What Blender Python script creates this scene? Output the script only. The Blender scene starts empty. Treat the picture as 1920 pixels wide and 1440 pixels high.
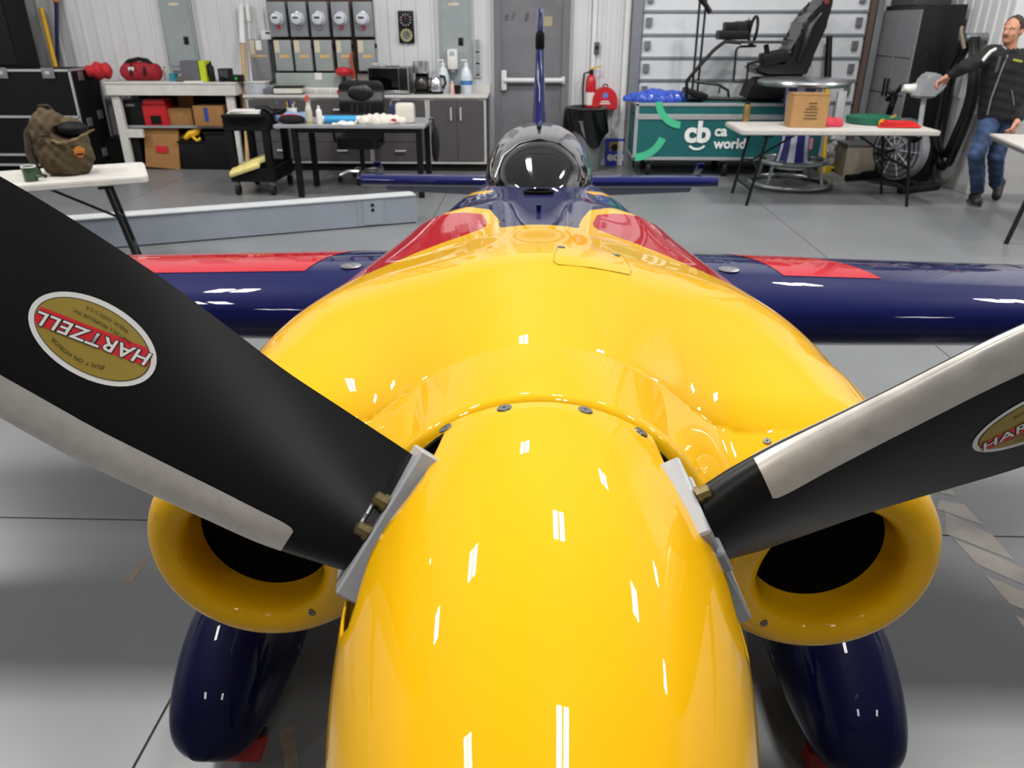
import bpy, bmesh, math, random
import numpy as np
from mathutils import Matrix, Vector, Euler
random.seed(7)
R = math.radians
col = bpy.context.scene.collection
scn = bpy.context.scene

# ---------------------------------------------------------------- camera
F = 1420.0; PIT = R(25.4); YAW = R(1.82); CAMH = 1.7
cd = bpy.data.cameras.new('camera'); cam = bpy.data.objects.new('camera', cd); col.objects.link(cam)
cam.location = (0, 0, CAMH); cam.rotation_euler = (R(90) - PIT, 0, YAW)
cd.sensor_width = 36; cd.lens = F / 1920 * 36; cd.clip_start = .02
cd.dof.use_dof = True; cd.dof.focus_distance = .95; cd.dof.aperture_fstop = 11
scn.camera = cam
scn.view_settings.view_transform = 'Standard'; scn.view_settings.look = 'None'
scn.view_settings.gamma = 1; scn.view_settings.use_curve_mapping = False
scn.view_settings.exposure = 0.0
# ---------------------------------------------------------------- world (dim, the hangar is closed) and light levels
wd = bpy.data.worlds.new('world'); scn.world = wd; wd.use_nodes = True
wd.node_tree.nodes['Background'].inputs[0].default_value = (.8, .85, .9, 1)
wd.node_tree.nodes['Background'].inputs[1].default_value = .05
LAMP_W = 42.0          # watts of each half of a ceiling fixture
ROOM = dict(x0=-8.0, x1=9.0, y0=-4.6, y1=10.45, h=4.85)

cp, sp, cy, sy = math.cos(PIT), math.sin(PIT), math.cos(YAW), math.sin(YAW)
CR = Vector((cy, sy, 0)); CF = Vector((-sy * cp, cy * cp, -sp)); CU = CR.cross(CF)
def at(px, py, Y=None, Z=None, X=None):
    """the point of the room seen at a photograph pixel, at a known depth Y, height Z or side X"""
    d = CF + CR * ((px - 960) / F) + CU * ((720 - py) / F)
    t = Y / d.y if Y is not None else ((Z - CAMH) / d.z if Z is not None else X / d.x)
    return Vector((0, 0, CAMH)) + d * t

# ---------------------------------------------------------------- materials
def lin(c):
    if isinstance(c, str): c = [int(c[i:i + 2], 16) / 255 for i in (0, 2, 4)]
    return tuple((v / 12.92 if v <= .04045 else ((v + .055) / 1.055) ** 2.4) for v in c)
_M = {}
def mat(name, c, rough=.5, metal=0., coat=0., var=.06, scale=12., bump=0., emit=0., spec=.5, trans=0., alpha=1., rvar=0.):
    if name in _M: return _M[name]
    m = bpy.data.materials.new(name); m.use_nodes = True; nt = m.node_tree; b = nt.nodes['Principled BSDF']
    l = lin(c); b.inputs['Roughness'].default_value = rough; b.inputs['Metallic'].default_value = metal
    b.inputs['Coat Weight'].default_value = coat; b.inputs['Coat Roughness'].default_value = .015; b.inputs['Coat IOR'].default_value = 1.32
    b.inputs['Specular IOR Level'].default_value = spec
    b.inputs['Transmission Weight'].default_value = trans; b.inputs['Alpha'].default_value = alpha
    tc = nt.nodes.new('ShaderNodeTexCoord'); nz = nt.nodes.new('ShaderNodeTexNoise')
    nz.inputs['Scale'].default_value = scale; nz.inputs['Detail'].default_value = 4
    nt.links.new(tc.outputs['Object'], nz.inputs['Vector'])
    rp = nt.nodes.new('ShaderNodeValToRGB'); nt.links.new(nz.outputs['Fac'], rp.inputs['Fac'])
    e = rp.color_ramp.elements; e[0].position = .3; e[1].position = .7
    e[0].color = tuple(v * (1 - var) for v in l) + (1,); e[1].color = tuple(min(1, v * (1 + var)) for v in l) + (1,)
    nt.links.new(rp.outputs[0], b.inputs['Base Color'])
    if rvar:
        mr = nt.nodes.new('ShaderNodeMapRange'); nt.links.new(nz.outputs['Fac'], mr.inputs['Value'])
        mr.inputs['To Min'].default_value = rough - rvar; mr.inputs['To Max'].default_value = rough + rvar
        nt.links.new(mr.outputs[0], b.inputs['Roughness'])
    if bump:
        bp = nt.nodes.new('ShaderNodeBump'); bp.inputs['Strength'].default_value = bump; bp.inputs['Distance'].default_value = .01
        nt.links.new(nz.outputs['Fac'], bp.inputs['Height']); nt.links.new(bp.outputs[0], b.inputs['Normal'])
    if emit:
        b.inputs['Emission Color'].default_value = l + (1,); b.inputs['Emission Strength'].default_value = emit
    _M[name] = m; return m

# ---------------------------------------------------------------- objects
W = {}
def thing(name, label, cat, loc=(0, 0, 0), rz=0, group=None):
    o = bpy.data.objects.new(name, None); col.objects.link(o)
    o.location = loc; o.rotation_euler = (0, 0, rz); o.empty_display_size = .1
    o['label'] = label; o['category'] = cat
    if group: o['group'] = group
    W[o] = Matrix.Translation(Vector(loc)) @ Matrix.Rotation(rz, 4, 'Z'); return o
def tag(o, label, cat, group=None):
    o['label'] = label; o['category'] = cat
    if group: o['group'] = group
    return o
def link(name, me, m, parent=None, label=None, kind=None):
    o = bpy.data.objects.new(name, me); col.objects.link(o)
    if m is not None and len(me.materials) == 0: me.materials.append(m)
    if parent is not None: o.parent = parent; W[o] = W[parent]
    else: W[o] = Matrix.Identity(4)
    if label: o['label'] = label
    if kind: o['kind'] = kind
    return o

class G:
    """collects shapes into one mesh"""
    def __init__(s): s.b = bmesh.new(); s.m = Matrix.Identity(4)
    def xf(s, m): s.m = m; return s
    def _v(s, p): return s.b.verts.new(s.m @ Vector(p))
    def _f(s, vs):
        try: return s.b.faces.new(vs)
        except ValueError: return None
    def box(s, a, b, bev=0., rot=None, top=None):
        (x0, y0, z0), (x1, y1, z1) = a, b
        c = Vector(((x0 + x1) / 2, (y0 + y1) / 2, (z0 + z1) / 2)); tm = rot.to_matrix().to_4x4() if rot is not None else Matrix.Identity(4)
        P = []
        for z in (z0, z1):
            k = top if (top is not None and z == z1) else 1
            for x, y in ((x0, y0), (x1, y0), (x1, y1), (x0, y1)):
                q = Vector(((x - c.x) * k, (y - c.y) * k, z - c.z)); P.append(s._v(c + tm @ q))
        fs = [s._f([P[i] for i in q]) for q in ((3, 2, 1, 0), (4, 5, 6, 7), (0, 1, 5, 4), (1, 2, 6, 5), (2, 3, 7, 6), (3, 0, 4, 7))]
        if bev > 0:
            es = list({e for f in fs for e in f.edges}); bmesh.ops.bevel(s.b, geom=es, offset=bev, segments=2, affect='EDGES', profile=.6)
        return s
    def cen(s, c, d, bev=0., rot=None, top=None):
        c = Vector(c); d = Vector(d) / 2; return s.box(c - d, c + d, bev, rot, top)
    def ring(s, c, u, v, r, n, ru=None): return [s._v(c + u * (r * math.cos(2 * math.pi * i / n)) + v * ((ru or r) * math.sin(2 * math.pi * i / n))) for i in range(n)]
    def skin(s, rings, closed=True, cap=True, loop=False):
        n = len(rings[0])
        for A, B in list(zip(rings, rings[1:])) + ([(rings[-1], rings[0])] if loop else []):
            for i in range(n if closed else n - 1):
                j = (i + 1) % n; s._f([A[i], A[j], B[j], B[i]])
        if cap and not loop: s._f(rings[0][::-1]); s._f(rings[-1])
        return s
    def cyl(s, p, q, r, r2=None, n=14, cap=True):
        p, q = Vector(p), Vector(q); d = (q - p).normalized(); u = d.orthogonal().normalized(); v = d.cross(u)
        return s.skin([s.ring(p, u, v, r, n), s.ring(q, u, v, r if r2 is None else r2, n)], cap=cap)
    def tube(s, pts, r, n=8, closed=False, rs=None):
        pts = [Vector(p) for p in pts]; k = len(pts); rings = []; u = None
        for i, p in enumerate(pts):
            a = pts[(i - 1) % k] if (i or closed) else p; b = pts[(i + 1) % k] if (i < k - 1 or closed) else p
            t = (b - a).normalized()
            u = t.orthogonal().normalized() if u is None else (u - t * u.dot(t)).normalized()
            rings.append(s.ring(p, u, t.cross(u), rs[i] if rs else r, n))
        return s.skin(rings, loop=closed)
    def lathe(s, prof, c=(0, 0, 0), n=24, ax=(0, 0, 1), cap=True):
        c = Vector(c); d = Vector(ax).normalized(); u = d.orthogonal().normalized(); v = d.cross(u)
        return s.skin([s.ring(c + d * z, u, v, max(r, 1e-4), n) for r, z in prof], cap=cap)
    def sph(s, c, r, n=16, k=9):
        c = Vector(c); r = (r, r, r) if isinstance(r, (int, float)) else r; rings = []
        for i in range(k):
            a = math.pi * (i + .02) / (k - 1 + .04) - math.pi / 2
            rings.append([s._v(c + Vector((r[0] * math.cos(a) * math.cos(2 * math.pi * j / n), r[1] * math.cos(a) * math.sin(2 * math.pi * j / n), r[2] * math.sin(a)))) for j in range(n)])
        return s.skin(rings)
    def prism(s, pts, d):
        """polygon pts (3d) extruded by vector d"""
        d = Vector(d); A = [s._v(p) for p in pts]; B = [s._v(Vector(p) + d) for p in pts]
        return s.skin([A, B])
    def quad(s, pts): s._f([s._v(p) for p in pts]); return s
    def grid(s, P):
        V = [[s._v(p) for p in row] for row in P]
        for a, b in zip(V, V[1:]):
            for i in range(len(a) - 1): s._f([a[i], a[i + 1], b[i + 1], b[i]])
        return s
    def out(s, name, m, parent=None, smooth=40, world=False, label=None, kind=None, sub=0, solid=0.):
        bmesh.ops.recalc_face_normals(s.b, faces=s.b.faces)
        if world and parent is not None: s.b.transform(W[parent].inverted())
        me = bpy.data.meshes.new(name); s.b.to_mesh(me); s.b.free()
        if smooth:
            for p in me.polygons: p.use_smooth = True
            if smooth < 180: me.set_sharp_from_angle(angle=R(smooth))
        o = link(name, me, m, parent, label, kind)
        if solid: md = o.modifiers.new('solid', 'SOLIDIFY'); md.thickness = solid; md.offset = -1
        if sub: md = o.modifiers.new('sub', 'SUBSURF'); md.levels = sub; md.render_levels = sub
        return o
def arc(c, r, a0, a1, n, u=(1, 0, 0), v=(0, 0, 1)):
    c, u, v = Vector(c), Vector(u), Vector(v)
    return [c + u * (r * math.cos(R(a0 + (a1 - a0) * i / (n - 1)))) + v * (r * math.sin(R(a0 + (a1 - a0) * i / (n - 1)))) for i in range(n)]
def rrect(w, h, r, n=5, cx=0, cy_=0):
    P = []
    for sx, sy_, a in ((1, 1, 0), (-1, 1, 90), (-1, -1, 180), (1, -1, 270)):
        for i in range(n):
            t = R(a + 90 * i / (n - 1)); P.append((cx + sx * (w / 2 - r) + r * math.cos(t), cy_ + sy_ * (h / 2 - r) + r * math.sin(t)))
    return P
def text_mesh(body, size, bold=0., extrude=0., align='CENTER', res=3, space=1.):
    cu = bpy.data.curves.new('t', 'FONT'); cu.body = body; cu.size = size; cu.offset = bold; cu.extrude = extrude
    cu.align_x = align; cu.align_y = 'CENTER'; cu.resolution_u = res; cu.space_character = space
    o = bpy.data.objects.new('t', cu); me = bpy.data.meshes.new_from_object(o); bpy.data.objects.remove(o); bpy.data.curves.remove(cu)
    return me
def text(name, body, size, origin, right, up, m, parent, bold=0., world=True, align='CENTER', sx=1., fn=None, space=1.):
    me = text_mesh(body, size, bold, align=align, space=space); me.name = name
    o_, r_, u_ = Vector(origin), Vector(right).normalized(), Vector(up).normalized()
    inv = W[parent].inverted() if world else Matrix.Identity(4)
    for v in me.vertices: v.co = inv @ (fn(v.co.x * sx, v.co.y) if fn else o_ + r_ * (v.co.x * sx) + u_ * v.co.y)
    me.materials.clear(); return link(name, me, m, parent)
# signed-distance surfaces (for the smooth bodies)
def crom(xs, ys, x):
    xs = np.array(xs, float); ys = np.array(ys, float); x = np.clip(x, xs[0], xs[-1])
    h = np.diff(xs); dl = np.diff(ys) / h; m = np.zeros_like(ys); m[0] = dl[0]; m[-1] = dl[-1]
    for i in range(1, len(xs) - 1):
        if dl[i - 1] * dl[i] > 0:
            w1 = 2 * h[i] + h[i - 1]; w2 = h[i] + 2 * h[i - 1]; m[i] = (w1 + w2) / (w1 / dl[i - 1] + w2 / dl[i])
    k = np.clip(np.searchsorted(xs, x) - 1, 0, len(h) - 1); t = (x - xs[k]) / h[k]
    return (2*t**3-3*t**2+1)*ys[k]+(t**3-2*t**2+t)*h[k]*m[k]+(-2*t**3+3*t**2)*ys[k+1]+(t**3-t**2)*h[k]*m[k+1]
def smin(a, b, k):
    h = np.clip(k - np.abs(a - b), 0, None) / k
    return np.minimum(a, b) - h * h * h * k / 6
def cone(x, y, z, a, b, ra, rb):
    a = np.array(a, float); b = np.array(b, float); d = b - a; L2 = max(d @ d, 1e-9)
    t = np.clip(((x-a[0])*d[0]+(y-a[1])*d[1]+(z-a[2])*d[2]) / L2, 0, 1)
    return np.sqrt((x-a[0]-t*d[0])**2+(y-a[1]-t*d[1])**2+(z-a[2]-t*d[2])**2)-(ra+(rb-ra)*t)
def ell(x, y, z, c, r):
    q = np.sqrt(((x-c[0])/r[0])**2+((y-c[1])/r[1])**2+((z-c[2])/r[2])**2+1e-9); return (q-1)*min(r)
def surfnet(f, lo, hi, n):
    ax = [np.linspace(lo[i], hi[i], n[i]) for i in range(3)]
    X, Y, Z = np.meshgrid(*ax, indexing='ij'); D = f(X, Y, Z); S = D < 0
    shp = tuple(v - 1 for v in S.shape); acc = np.zeros(shp + (3,)); cnt = np.zeros(shp)
    st = [(hi[i] - lo[i]) / (n[i] - 1) for i in range(3)]; quads = []
    for a in range(3):
        s0 = [slice(None)]*3; s1 = [slice(None)]*3; s0[a] = slice(0, -1); s1[a] = slice(1, None)
        A = D[tuple(s0)]; B = D[tuple(s1)]; cr = (A < 0) != (B < 0); idx = np.argwhere(cr); t = A[cr] / (A[cr] - B[cr])
        pt = idx.astype(float); pt[:, a] += t; o = [b for b in range(3) if b != a]
        for d0 in (0, -1):
            for d1 in (0, -1):
                c = idx.copy(); c[:, o[0]] += d0; c[:, o[1]] += d1; ok = np.all((c >= 0) & (c < np.array(shp)), 1)
                np.add.at(acc, tuple(c[ok].T), pt[ok]); np.add.at(cnt, tuple(c[ok].T), 1)
        o = [(a + 1) % 3, (a + 2) % 3]; q = []
        for d0, d1 in ((-1, -1), (0, -1), (0, 0), (-1, 0)):
            c = idx.copy(); c[:, o[0]] += d0; c[:, o[1]] += d1; q.append(c)
        quads.append((q, A[cr] < 0))
    use = cnt > 0; vid = -np.ones(shp, int); vid[use] = np.arange(use.sum())
    V = acc[use] / cnt[use][:, None] * np.array(st) + np.array(lo); Fc = []
    for q, fl in quads:
        ok = np.all([np.all((c >= 0) & (c < np.array(shp)), 1) for c in q], 0)
        Q = np.stack([vid[tuple(c[ok].T)] for c in q], 1); Q[~fl[ok]] = Q[~fl[ok]][:, ::-1]; Fc.append(Q)
    Fc = np.concatenate(Fc); e = 1e-4
    def grad(V): return np.stack([(f(*(V+np.eye(3)[i]*e).T)-f(*(V-np.eye(3)[i]*e).T))/(2*e) for i in range(3)], 1)
    for _ in range(6):
        g = grad(V); V = V + np.clip(-g * (f(*V.T) / np.maximum((g*g).sum(1), .05))[:, None], -.01, .01)
    g = grad(V); return V, Fc, g / np.maximum(np.linalg.norm(g, axis=1), 1e-6)[:, None]
def sdf_obj(name, net, m, parent=None, world=True, keep=None, normals=True, label=None, attr=None):
    V, Fc, N = net
    if keep is not None:
        Fc = Fc[keep(V[Fc].mean(1))]; u, inv = np.unique(Fc, return_inverse=True); Fc = inv.reshape(-1, 4); V = V[u]; N = N[u]
    else: u = None
    P = V
    if world and parent is not None:
        im = np.array(W[parent].inverted()); P = V @ im[:3, :3].T + im[:3, 3]; N = N @ im[:3, :3].T
    me = bpy.data.meshes.new(name); me.from_pydata(P.tolist(), [], Fc.tolist()); me.update()
    for p in me.polygons: p.use_smooth = True
    if attr:
        for k, fn in attr.items():
            a = me.attributes.new(k, 'FLOAT', 'POINT'); a.data.foreach_set('value', fn(V).astype(np.float32))
    if normals: me.normals_split_custom_set_from_vertices(N.tolist())
    return link(name, me, m, parent, label)

# ---------------------------------------------------------------- shared materials
WHITE = mat('white_plastic', 'd9d7d2', .45); BLK = mat('black_plastic', '060606', .5, spec=.3); BLKM = mat('black_metal', '070708', .4, spec=.35)
ALU = mat('aluminium', 'bfc1c3', .35, .6); CHROME = mat('chrome', 'd8d9db', .18, .9); RUB = mat('rubber', '101010', .75)
STEEL = mat('grey_steel', '85888c', .38, .6); RED = mat('red_plastic', 'b5121d', .4); CARD = mat('cardboard', '946a3c', .85, var=.08)
WPAINT = mat('white_paint', 'd4d4d4', .55); GREYP = mat('panel_grey', '8f9798', .45); DKG = mat('dark_grey_laminate', '4a4648', .5)
TRIMG = mat('light_grey_trim', 'b3b2ae', .45); BLUEP = mat('blue_plastic', '1c3fae', .4); YEL = mat('yellow_plastic', 'e2ae10', .45)
WOOD = mat('pine_wood', 'b79467', .6, var=.15, scale=30); CREAM = mat('cream_cloth', 'dcd6c4', .9, bump=.4, scale=40)

# ================================================================ THE ROOM
YW = ROOM['y1']; XR = 4.77; YR = 8.67; HT = ROOM['h']
FLOOR = mat('floor_epoxy', '717375', .34, var=.07, scale=1.3, rvar=.03, spec=.7)
JOINT = mat('floor_joint', '3a3b3c', .8); WALLM = mat('white_wall_sheet', 'c9cacc', .5, var=.03, scale=2)
CONC = mat('plinth_concrete', 'b5b4b2', .75, var=.08, scale=5)
fl = G().box((-8, -4.6, -.2), (9, 10.45, -.006)).out('floor', JOINT, kind='structure', smooth=0)
xs = [-8, -4.35, -1.0, 2.35, 5.7, 9]; ys = [-4.6, -1.0, 2.33, 5.7, 9.1, 10.45]
for i in range(5):
    for j in range(5):
        G().box((xs[i] + .004, ys[j] + .004, -.006), (xs[i+1] - .004, ys[j+1] - .004, 0)).out('slab', FLOOR, fl, smooth=0)
# row of flat, pale mottled slanting bars on the floor at the right
PALEBAR = mat('pale_bar_mottled', 'a39c95', .6, var=.16, scale=9)
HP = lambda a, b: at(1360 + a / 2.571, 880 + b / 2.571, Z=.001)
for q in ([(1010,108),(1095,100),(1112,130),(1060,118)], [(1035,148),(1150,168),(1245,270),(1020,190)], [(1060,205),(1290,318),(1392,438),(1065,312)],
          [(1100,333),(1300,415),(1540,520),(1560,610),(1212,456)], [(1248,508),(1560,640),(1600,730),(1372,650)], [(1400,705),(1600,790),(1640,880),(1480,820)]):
    G().quad([HP(*p) for p in q]).out('pale_bar', PALEBAR, fl, smooth=0)
TAPE = mat('old_tape', '7d7468', .8, var=.2, scale=25)
for a, b, w in (((238, 1092), (274, 1046), .035), ((536, 1366), (548, 1440), .045)):
    p, q = at(*a, Z=.001), at(*b, Z=.001); n = (q - p).cross(Vector((0, 0, 1))).normalized() * w / 2
    G().quad([p - n, p + n, q + n * .7, q - n * .7]).out('tape_strip', TAPE, fl, smooth=0)

def ribbed(parent, o, u, n, width, z0, z1, m=WALLM, pitch=.178):
    """sheet-metal panels .89 m wide along u from o, facing n"""
    o, u, n = Vector(o), Vector(u), Vector(n); k = 0.
    while k < width - .02:
        w = min(.89, width - k); P = [(0, 0)]; x = 0
        while x + pitch <= w + 1e-6:
            P += [(x + .06, 0), (x + .075, .012), (x + .105, .012), (x + .12, 0)]; x += pitch
        P += [(w - .002, 0)]
        g = G(); g.grid([[o + u * (k + a) + n * (b + .004) + Vector((0, 0, z)) for a, b in P] for z in (z0, z1)])
        g.out('wall_panel', m, parent, smooth=30); k += .89
wb = G().box((-8, YW, 0), (9, YW + .2, HT)).out('wall_back', WALLM, kind='structure', smooth=0)
ribbed(wb, (-8, YW, 0), (1, 0, 0), (0, -1, 0), 8 + XR, 0, HT)
wr = G().box((XR, YR, 0), (XR + .6, YW, HT)).out('wall_right', CONC, kind='structure', smooth=0)
ribbed(wr, (XR, YW, 0), (0, -1, 0), (-1, 0, 0), YW - YR, .95, HT)
wf = G().box((XR + .6, YR, 0), (9, YR + .25, HT)).out('wall_right_return', CONC, kind='structure', smooth=0)
ribbed(wf, (XR + .02, YR, 0), (1, 0, 0), (0, -1, 0), 9 - XR - .02, 1.05, HT)
G().box((-8.2, -4.6, 0), (-8, 10.65, HT)).out('wall_left', WALLM, kind='structure', smooth=0)
G().box((9, -4.6, 0), (9.2, 10.65, HT)).out('wall_far_right', WALLM, kind='structure', smooth=0)
G().box((-8.2, -4.8, 0), (9.2, -4.6, HT)).out('wall_front', mat('front_wall_sheet', '8d8f92', .6), kind='structure', smooth=0)
CEIL = mat('ceiling_sheet', 'c4c6c8', .6, var=.03)
ce = G().box((-8.2, -4.8, HT), (9.2, 10.65, HT + .15)).out('ceiling', CEIL, kind='structure', smooth=0)
for y in (-3, -.4, 2.6, 5.6, 8.6):
    G().box((-8, y, HT - .14), (9, y + .16, HT)).out('ceiling_beam', CEIL, ce, smooth=0)
G().box((-8, YW - .03, 0), (-5.0, YW - .013, .1)).out('baseboard_back', CONC, kind='structure', smooth=0)

# ceiling fixtures, each with two bright strips
HOUSE = mat('fixture_housing', 'd0d2d4', .5); LAMPM = mat('fixture_diffuser', 'ffffff', .4, emit=6.)
def fixture(x, y, w=1.0, L=.34):
    t = thing('ceiling_light', 'white twin strip light fixed under the hangar ceiling', 'ceiling light', (x, y, HT), 0, 'strip lights under the hangar ceiling')
    G().box((-.24, -L - .04, -.09), (.24, L + .04, 0), .01).out('housing', HOUSE, t, smooth=0)
    for sx in (-.11, .11):
        G().box((sx - .075, -L, -.105), (sx + .075, L, -.09)).out('diffuser', LAMPM, t, smooth=0)
        ld = bpy.data.lights.new('tube_light', 'AREA'); ld.shape = 'RECTANGLE'; ld.size = .15; ld.size_y = 2 * L; ld.energy = LAMP_W * w
        ld.color = (1.0, .98, .95); lo = bpy.data.objects.new('tube_light', ld); col.objects.link(lo); lo.parent = t; lo.location = (sx, 0, -.115)
for y, w, XS in ((-2.2, .34, (-2.7, .62, 4.0)), (1.0, .75, (-2.7, .62)), (4.1, 1.25, (-5.0, -2.65, .6, 4.0, 7.0)), (7.1, 1.35, (-.7, 2.95, 7.0, -7.0))):
    for x in XS: fixture(x, y, w)

# steel door with push bar
Z0 = lambda px, py, Y=YW - .02: at(px, py, Y=Y)
xa, xb = Z0(927, 150).x, Z0(1066, 150).x
DG = mat('door_grey', '77767a', .42, .35, var=.16, scale=3.2); DF = mat('door_frame_grey', '6b6b70', .45)
d1 = G().box((xa + .09, YW - .075, .01), (xb - .09, YW - .03, 2.12)).out('door_1', DG, kind='structure', smooth=0)
dr = G(); dr.box((xa, YW - .1, 0), (xa + .09, YW - .013, 2.22)); dr.box((xb - .09, YW - .1, 0), (xb, YW - .013, 2.22)); dr.box((xa + .09, YW - .1, 2.13), (xb - .09, YW - .013, 2.22))
dr.out('door_frame', DF, d1, smooth=0)
zb = at(1000, 151, Y=YW - .15).z; pb = mat('push_bar_white', 'c9c9cb', .35)
x2 = at(945, 150, Y=YW - .13).x; x3 = at(1056, 150, Y=YW - .13).x
G().cyl((x2, YW - .14, zb), (x3, YW - .14, zb), .032).out('push_bar', pb, d1)
g = G(); g.cen((x2 + .0, YW - .11, zb + .0), (.07, .075, .24), .02); g.cen((x3, YW - .11, zb), (.05, .075, .09), .015); g.out('push_bar_bracket', pb, d1)
G().cen((at(1028, 40, Y=YW - .08).x, YW - .077, at(1028, 40, Y=YW - .08).z), (.1, .005, .11)).out('door_plate', mat('tan_plate', '9c9272', .6), d1, smooth=0)
for px, py, w, h in ((950, 33, .05, .07), (962, 31, .03, .1), (988, 32, .04, .1)):
    q = at(px, py, Y=YW - .08); G().cen((q.x, YW - .0765, q.z), (w, .003, h), .001, Euler((0, .3, 0))).out('scuff', mat('dark_scuff', '55555a', .6, var=.3), d1, smooth=0)

# sectional overhead door: white horizontal slats with lips, side tracks
xl, xr_ = at(1196, 110, Y=YW).x, at(1612, 110, Y=YW).x
SL = mat('overhead_door_white', 'cfd2d6', .45, var=.03); LIP = mat('slat_lip_grey', '8f9499', .4, .4)
d2 = G().box((xl, YW - .03, 0), (xr_, YW - .013, 3.6)).out('door_2', SL, kind='structure', smooth=0)
zr = at(1300, 150, Y=YW - .06).z; zp = (at(1300, 21, Y=YW - .06).z - zr) / 3
k = -int(zr / zp)
z = zr + k * zp
while z < 3.5:
    G().box((xl + .03, YW - .06, max(z, .02) + .004), (xr_ - .03, YW - .03, z + zp - .004), .004).out('door_slat', SL, d2, smooth=0)
    G().box((xl + .02, YW - .085, z - .012), (xr_ - .02, YW - .06, z + .014)).out('slat_lip', LIP, d2, smooth=0)
    z += zp
for xx, m, w in ((xl - .05, mat('track_grey', '8b8f94', .4, .5), .12), (xr_ + .02, mat('track_brown', '5d4a44', .6), .06), (xr_ + .1, mat('track_grey', '8b8f94'), .07)):
    G().box((xx - w / 2, YW - .12, 0), (xx + w / 2, YW - .014, 3.6), .005).out('door_track', m, d2, smooth=0)
for sx, px in ((1, xl + .1), (-1, xr_ - .12)):
    for i in range(-1, 5):
        zz = zr + (i + .55) * zp
        if zz > 0: G().cen((px, YW - .08, zz), (.07, .05, .1), .005).out('door_hinge', STEEL, d2, smooth=0)
# vertical trims between steel door and overhead door
for px, w in ((1110, .05), (1170, .07), (1182, .04)):
    x = at(px, 150, Y=YW).x; G().box((x - w / 2, YW - .05, 0), (x + w / 2, YW - .013, 3.6), .006).out('trim_1', WPAINT, kind='structure', smooth=0)

# ================================================================ THE AIRPLANE
PX = .010
TH = R(5); FWD = Vector((0, -math.cos(TH), math.sin(TH))); UPV = Vector((0, math.sin(TH), math.cos(TH))); RT = Vector((1, 0, 0))
plane = thing('airplane', 'yellow, red and navy aerobatic airplane with black three-blade propeller and bubble canopy', 'airplane', (PX, 1.35, 0))
def gloss(name, c, rough=.5, coat=.9):
    m = mat(name, c, rough, 0, coat, var=.015, scale=3, spec=.06); return m
YEP = gloss('yellow_gloss_paint', 'eeb400'); NVY = gloss('navy_gloss_paint', '081049'); REDP = gloss('red_gloss_paint', 'b80f22')
def paint(name, base, layers):
    """gloss paint whose colour fields are mesh attributes"""
    m = bpy.data.materials.new(name); m.use_nodes = True; nt = m.node_tree; b = nt.nodes['Principled BSDF']
    b.inputs['Roughness'].default_value = .5; b.inputs['Specular IOR Level'].default_value = .06; b.inputs['Coat Weight'].default_value = .9; b.inputs['Coat IOR'].default_value = 1.32; b.inputs['Coat Roughness'].default_value = .012
    last = nt.nodes.new('ShaderNodeRGB'); last.outputs[0].default_value = lin(base) + (1,); sock = last.outputs[0]
    for at_, c in layers:
        a = nt.nodes.new('ShaderNodeAttribute'); a.attribute_name = at_
        gt = nt.nodes.new('ShaderNodeMath'); gt.operation = 'GREATER_THAN'; gt.inputs[1].default_value = 0
        nt.links.new(a.outputs['Fac'], gt.inputs[0]); mx = nt.nodes.new('ShaderNodeMix'); mx.data_type = 'RGBA'
        nt.links.new(gt.outputs[0], mx.inputs[0]); nt.links.new(sock, mx.inputs[6]); mx.inputs[7].default_value = lin(c) + (1,); sock = mx.outputs[2]
    nt.links.new(sock, b.inputs['Base Color']); return m
def polyfield(u, v, P):
    """signed distance to polygon, positive inside"""
    P = np.array(P, float); d = np.full(u.shape, 1e9); ins = np.zeros(u.shape, bool)
    for a, b in zip(P, np.roll(P, -1, 0)):
        e = b - a; w0 = u - a[0]; w1 = v - a[1]; t = np.clip((w0*e[0]+w1*e[1])/max(e@e, 1e-12), 0, 1)
        d = np.minimum(d, np.hypot(w0-t*e[0], w1-t*e[1]))
        cr = ((a[1] > v) != (b[1] > v)); xi = a[0] + (v-a[1])*e[0]/(e[1] if abs(e[1]) > 1e-12 else 1e-12)
        ins ^= cr & (u < xi)
    return np.where(ins, d, -d)
YS=[0.6,1.0,1.3,1.7,2.1,2.5,2.9,3.4,4.2,5.2,5.6]
FW=[.30,.41,.472,.465,.448,.435,.40,.29,.17,.06,.04]
FT=[1.27,1.272,1.272,1.25,1.225,1.20,1.175,1.14,1.02,.86,.82]
FB=[.90,.80,.74,.70,.67,.65,.64,.64,.64,.68,.70]
FN=[2.3,2.3,2.25,1.85,1.8,1.85,1.95,2.1,2,2,2]
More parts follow.
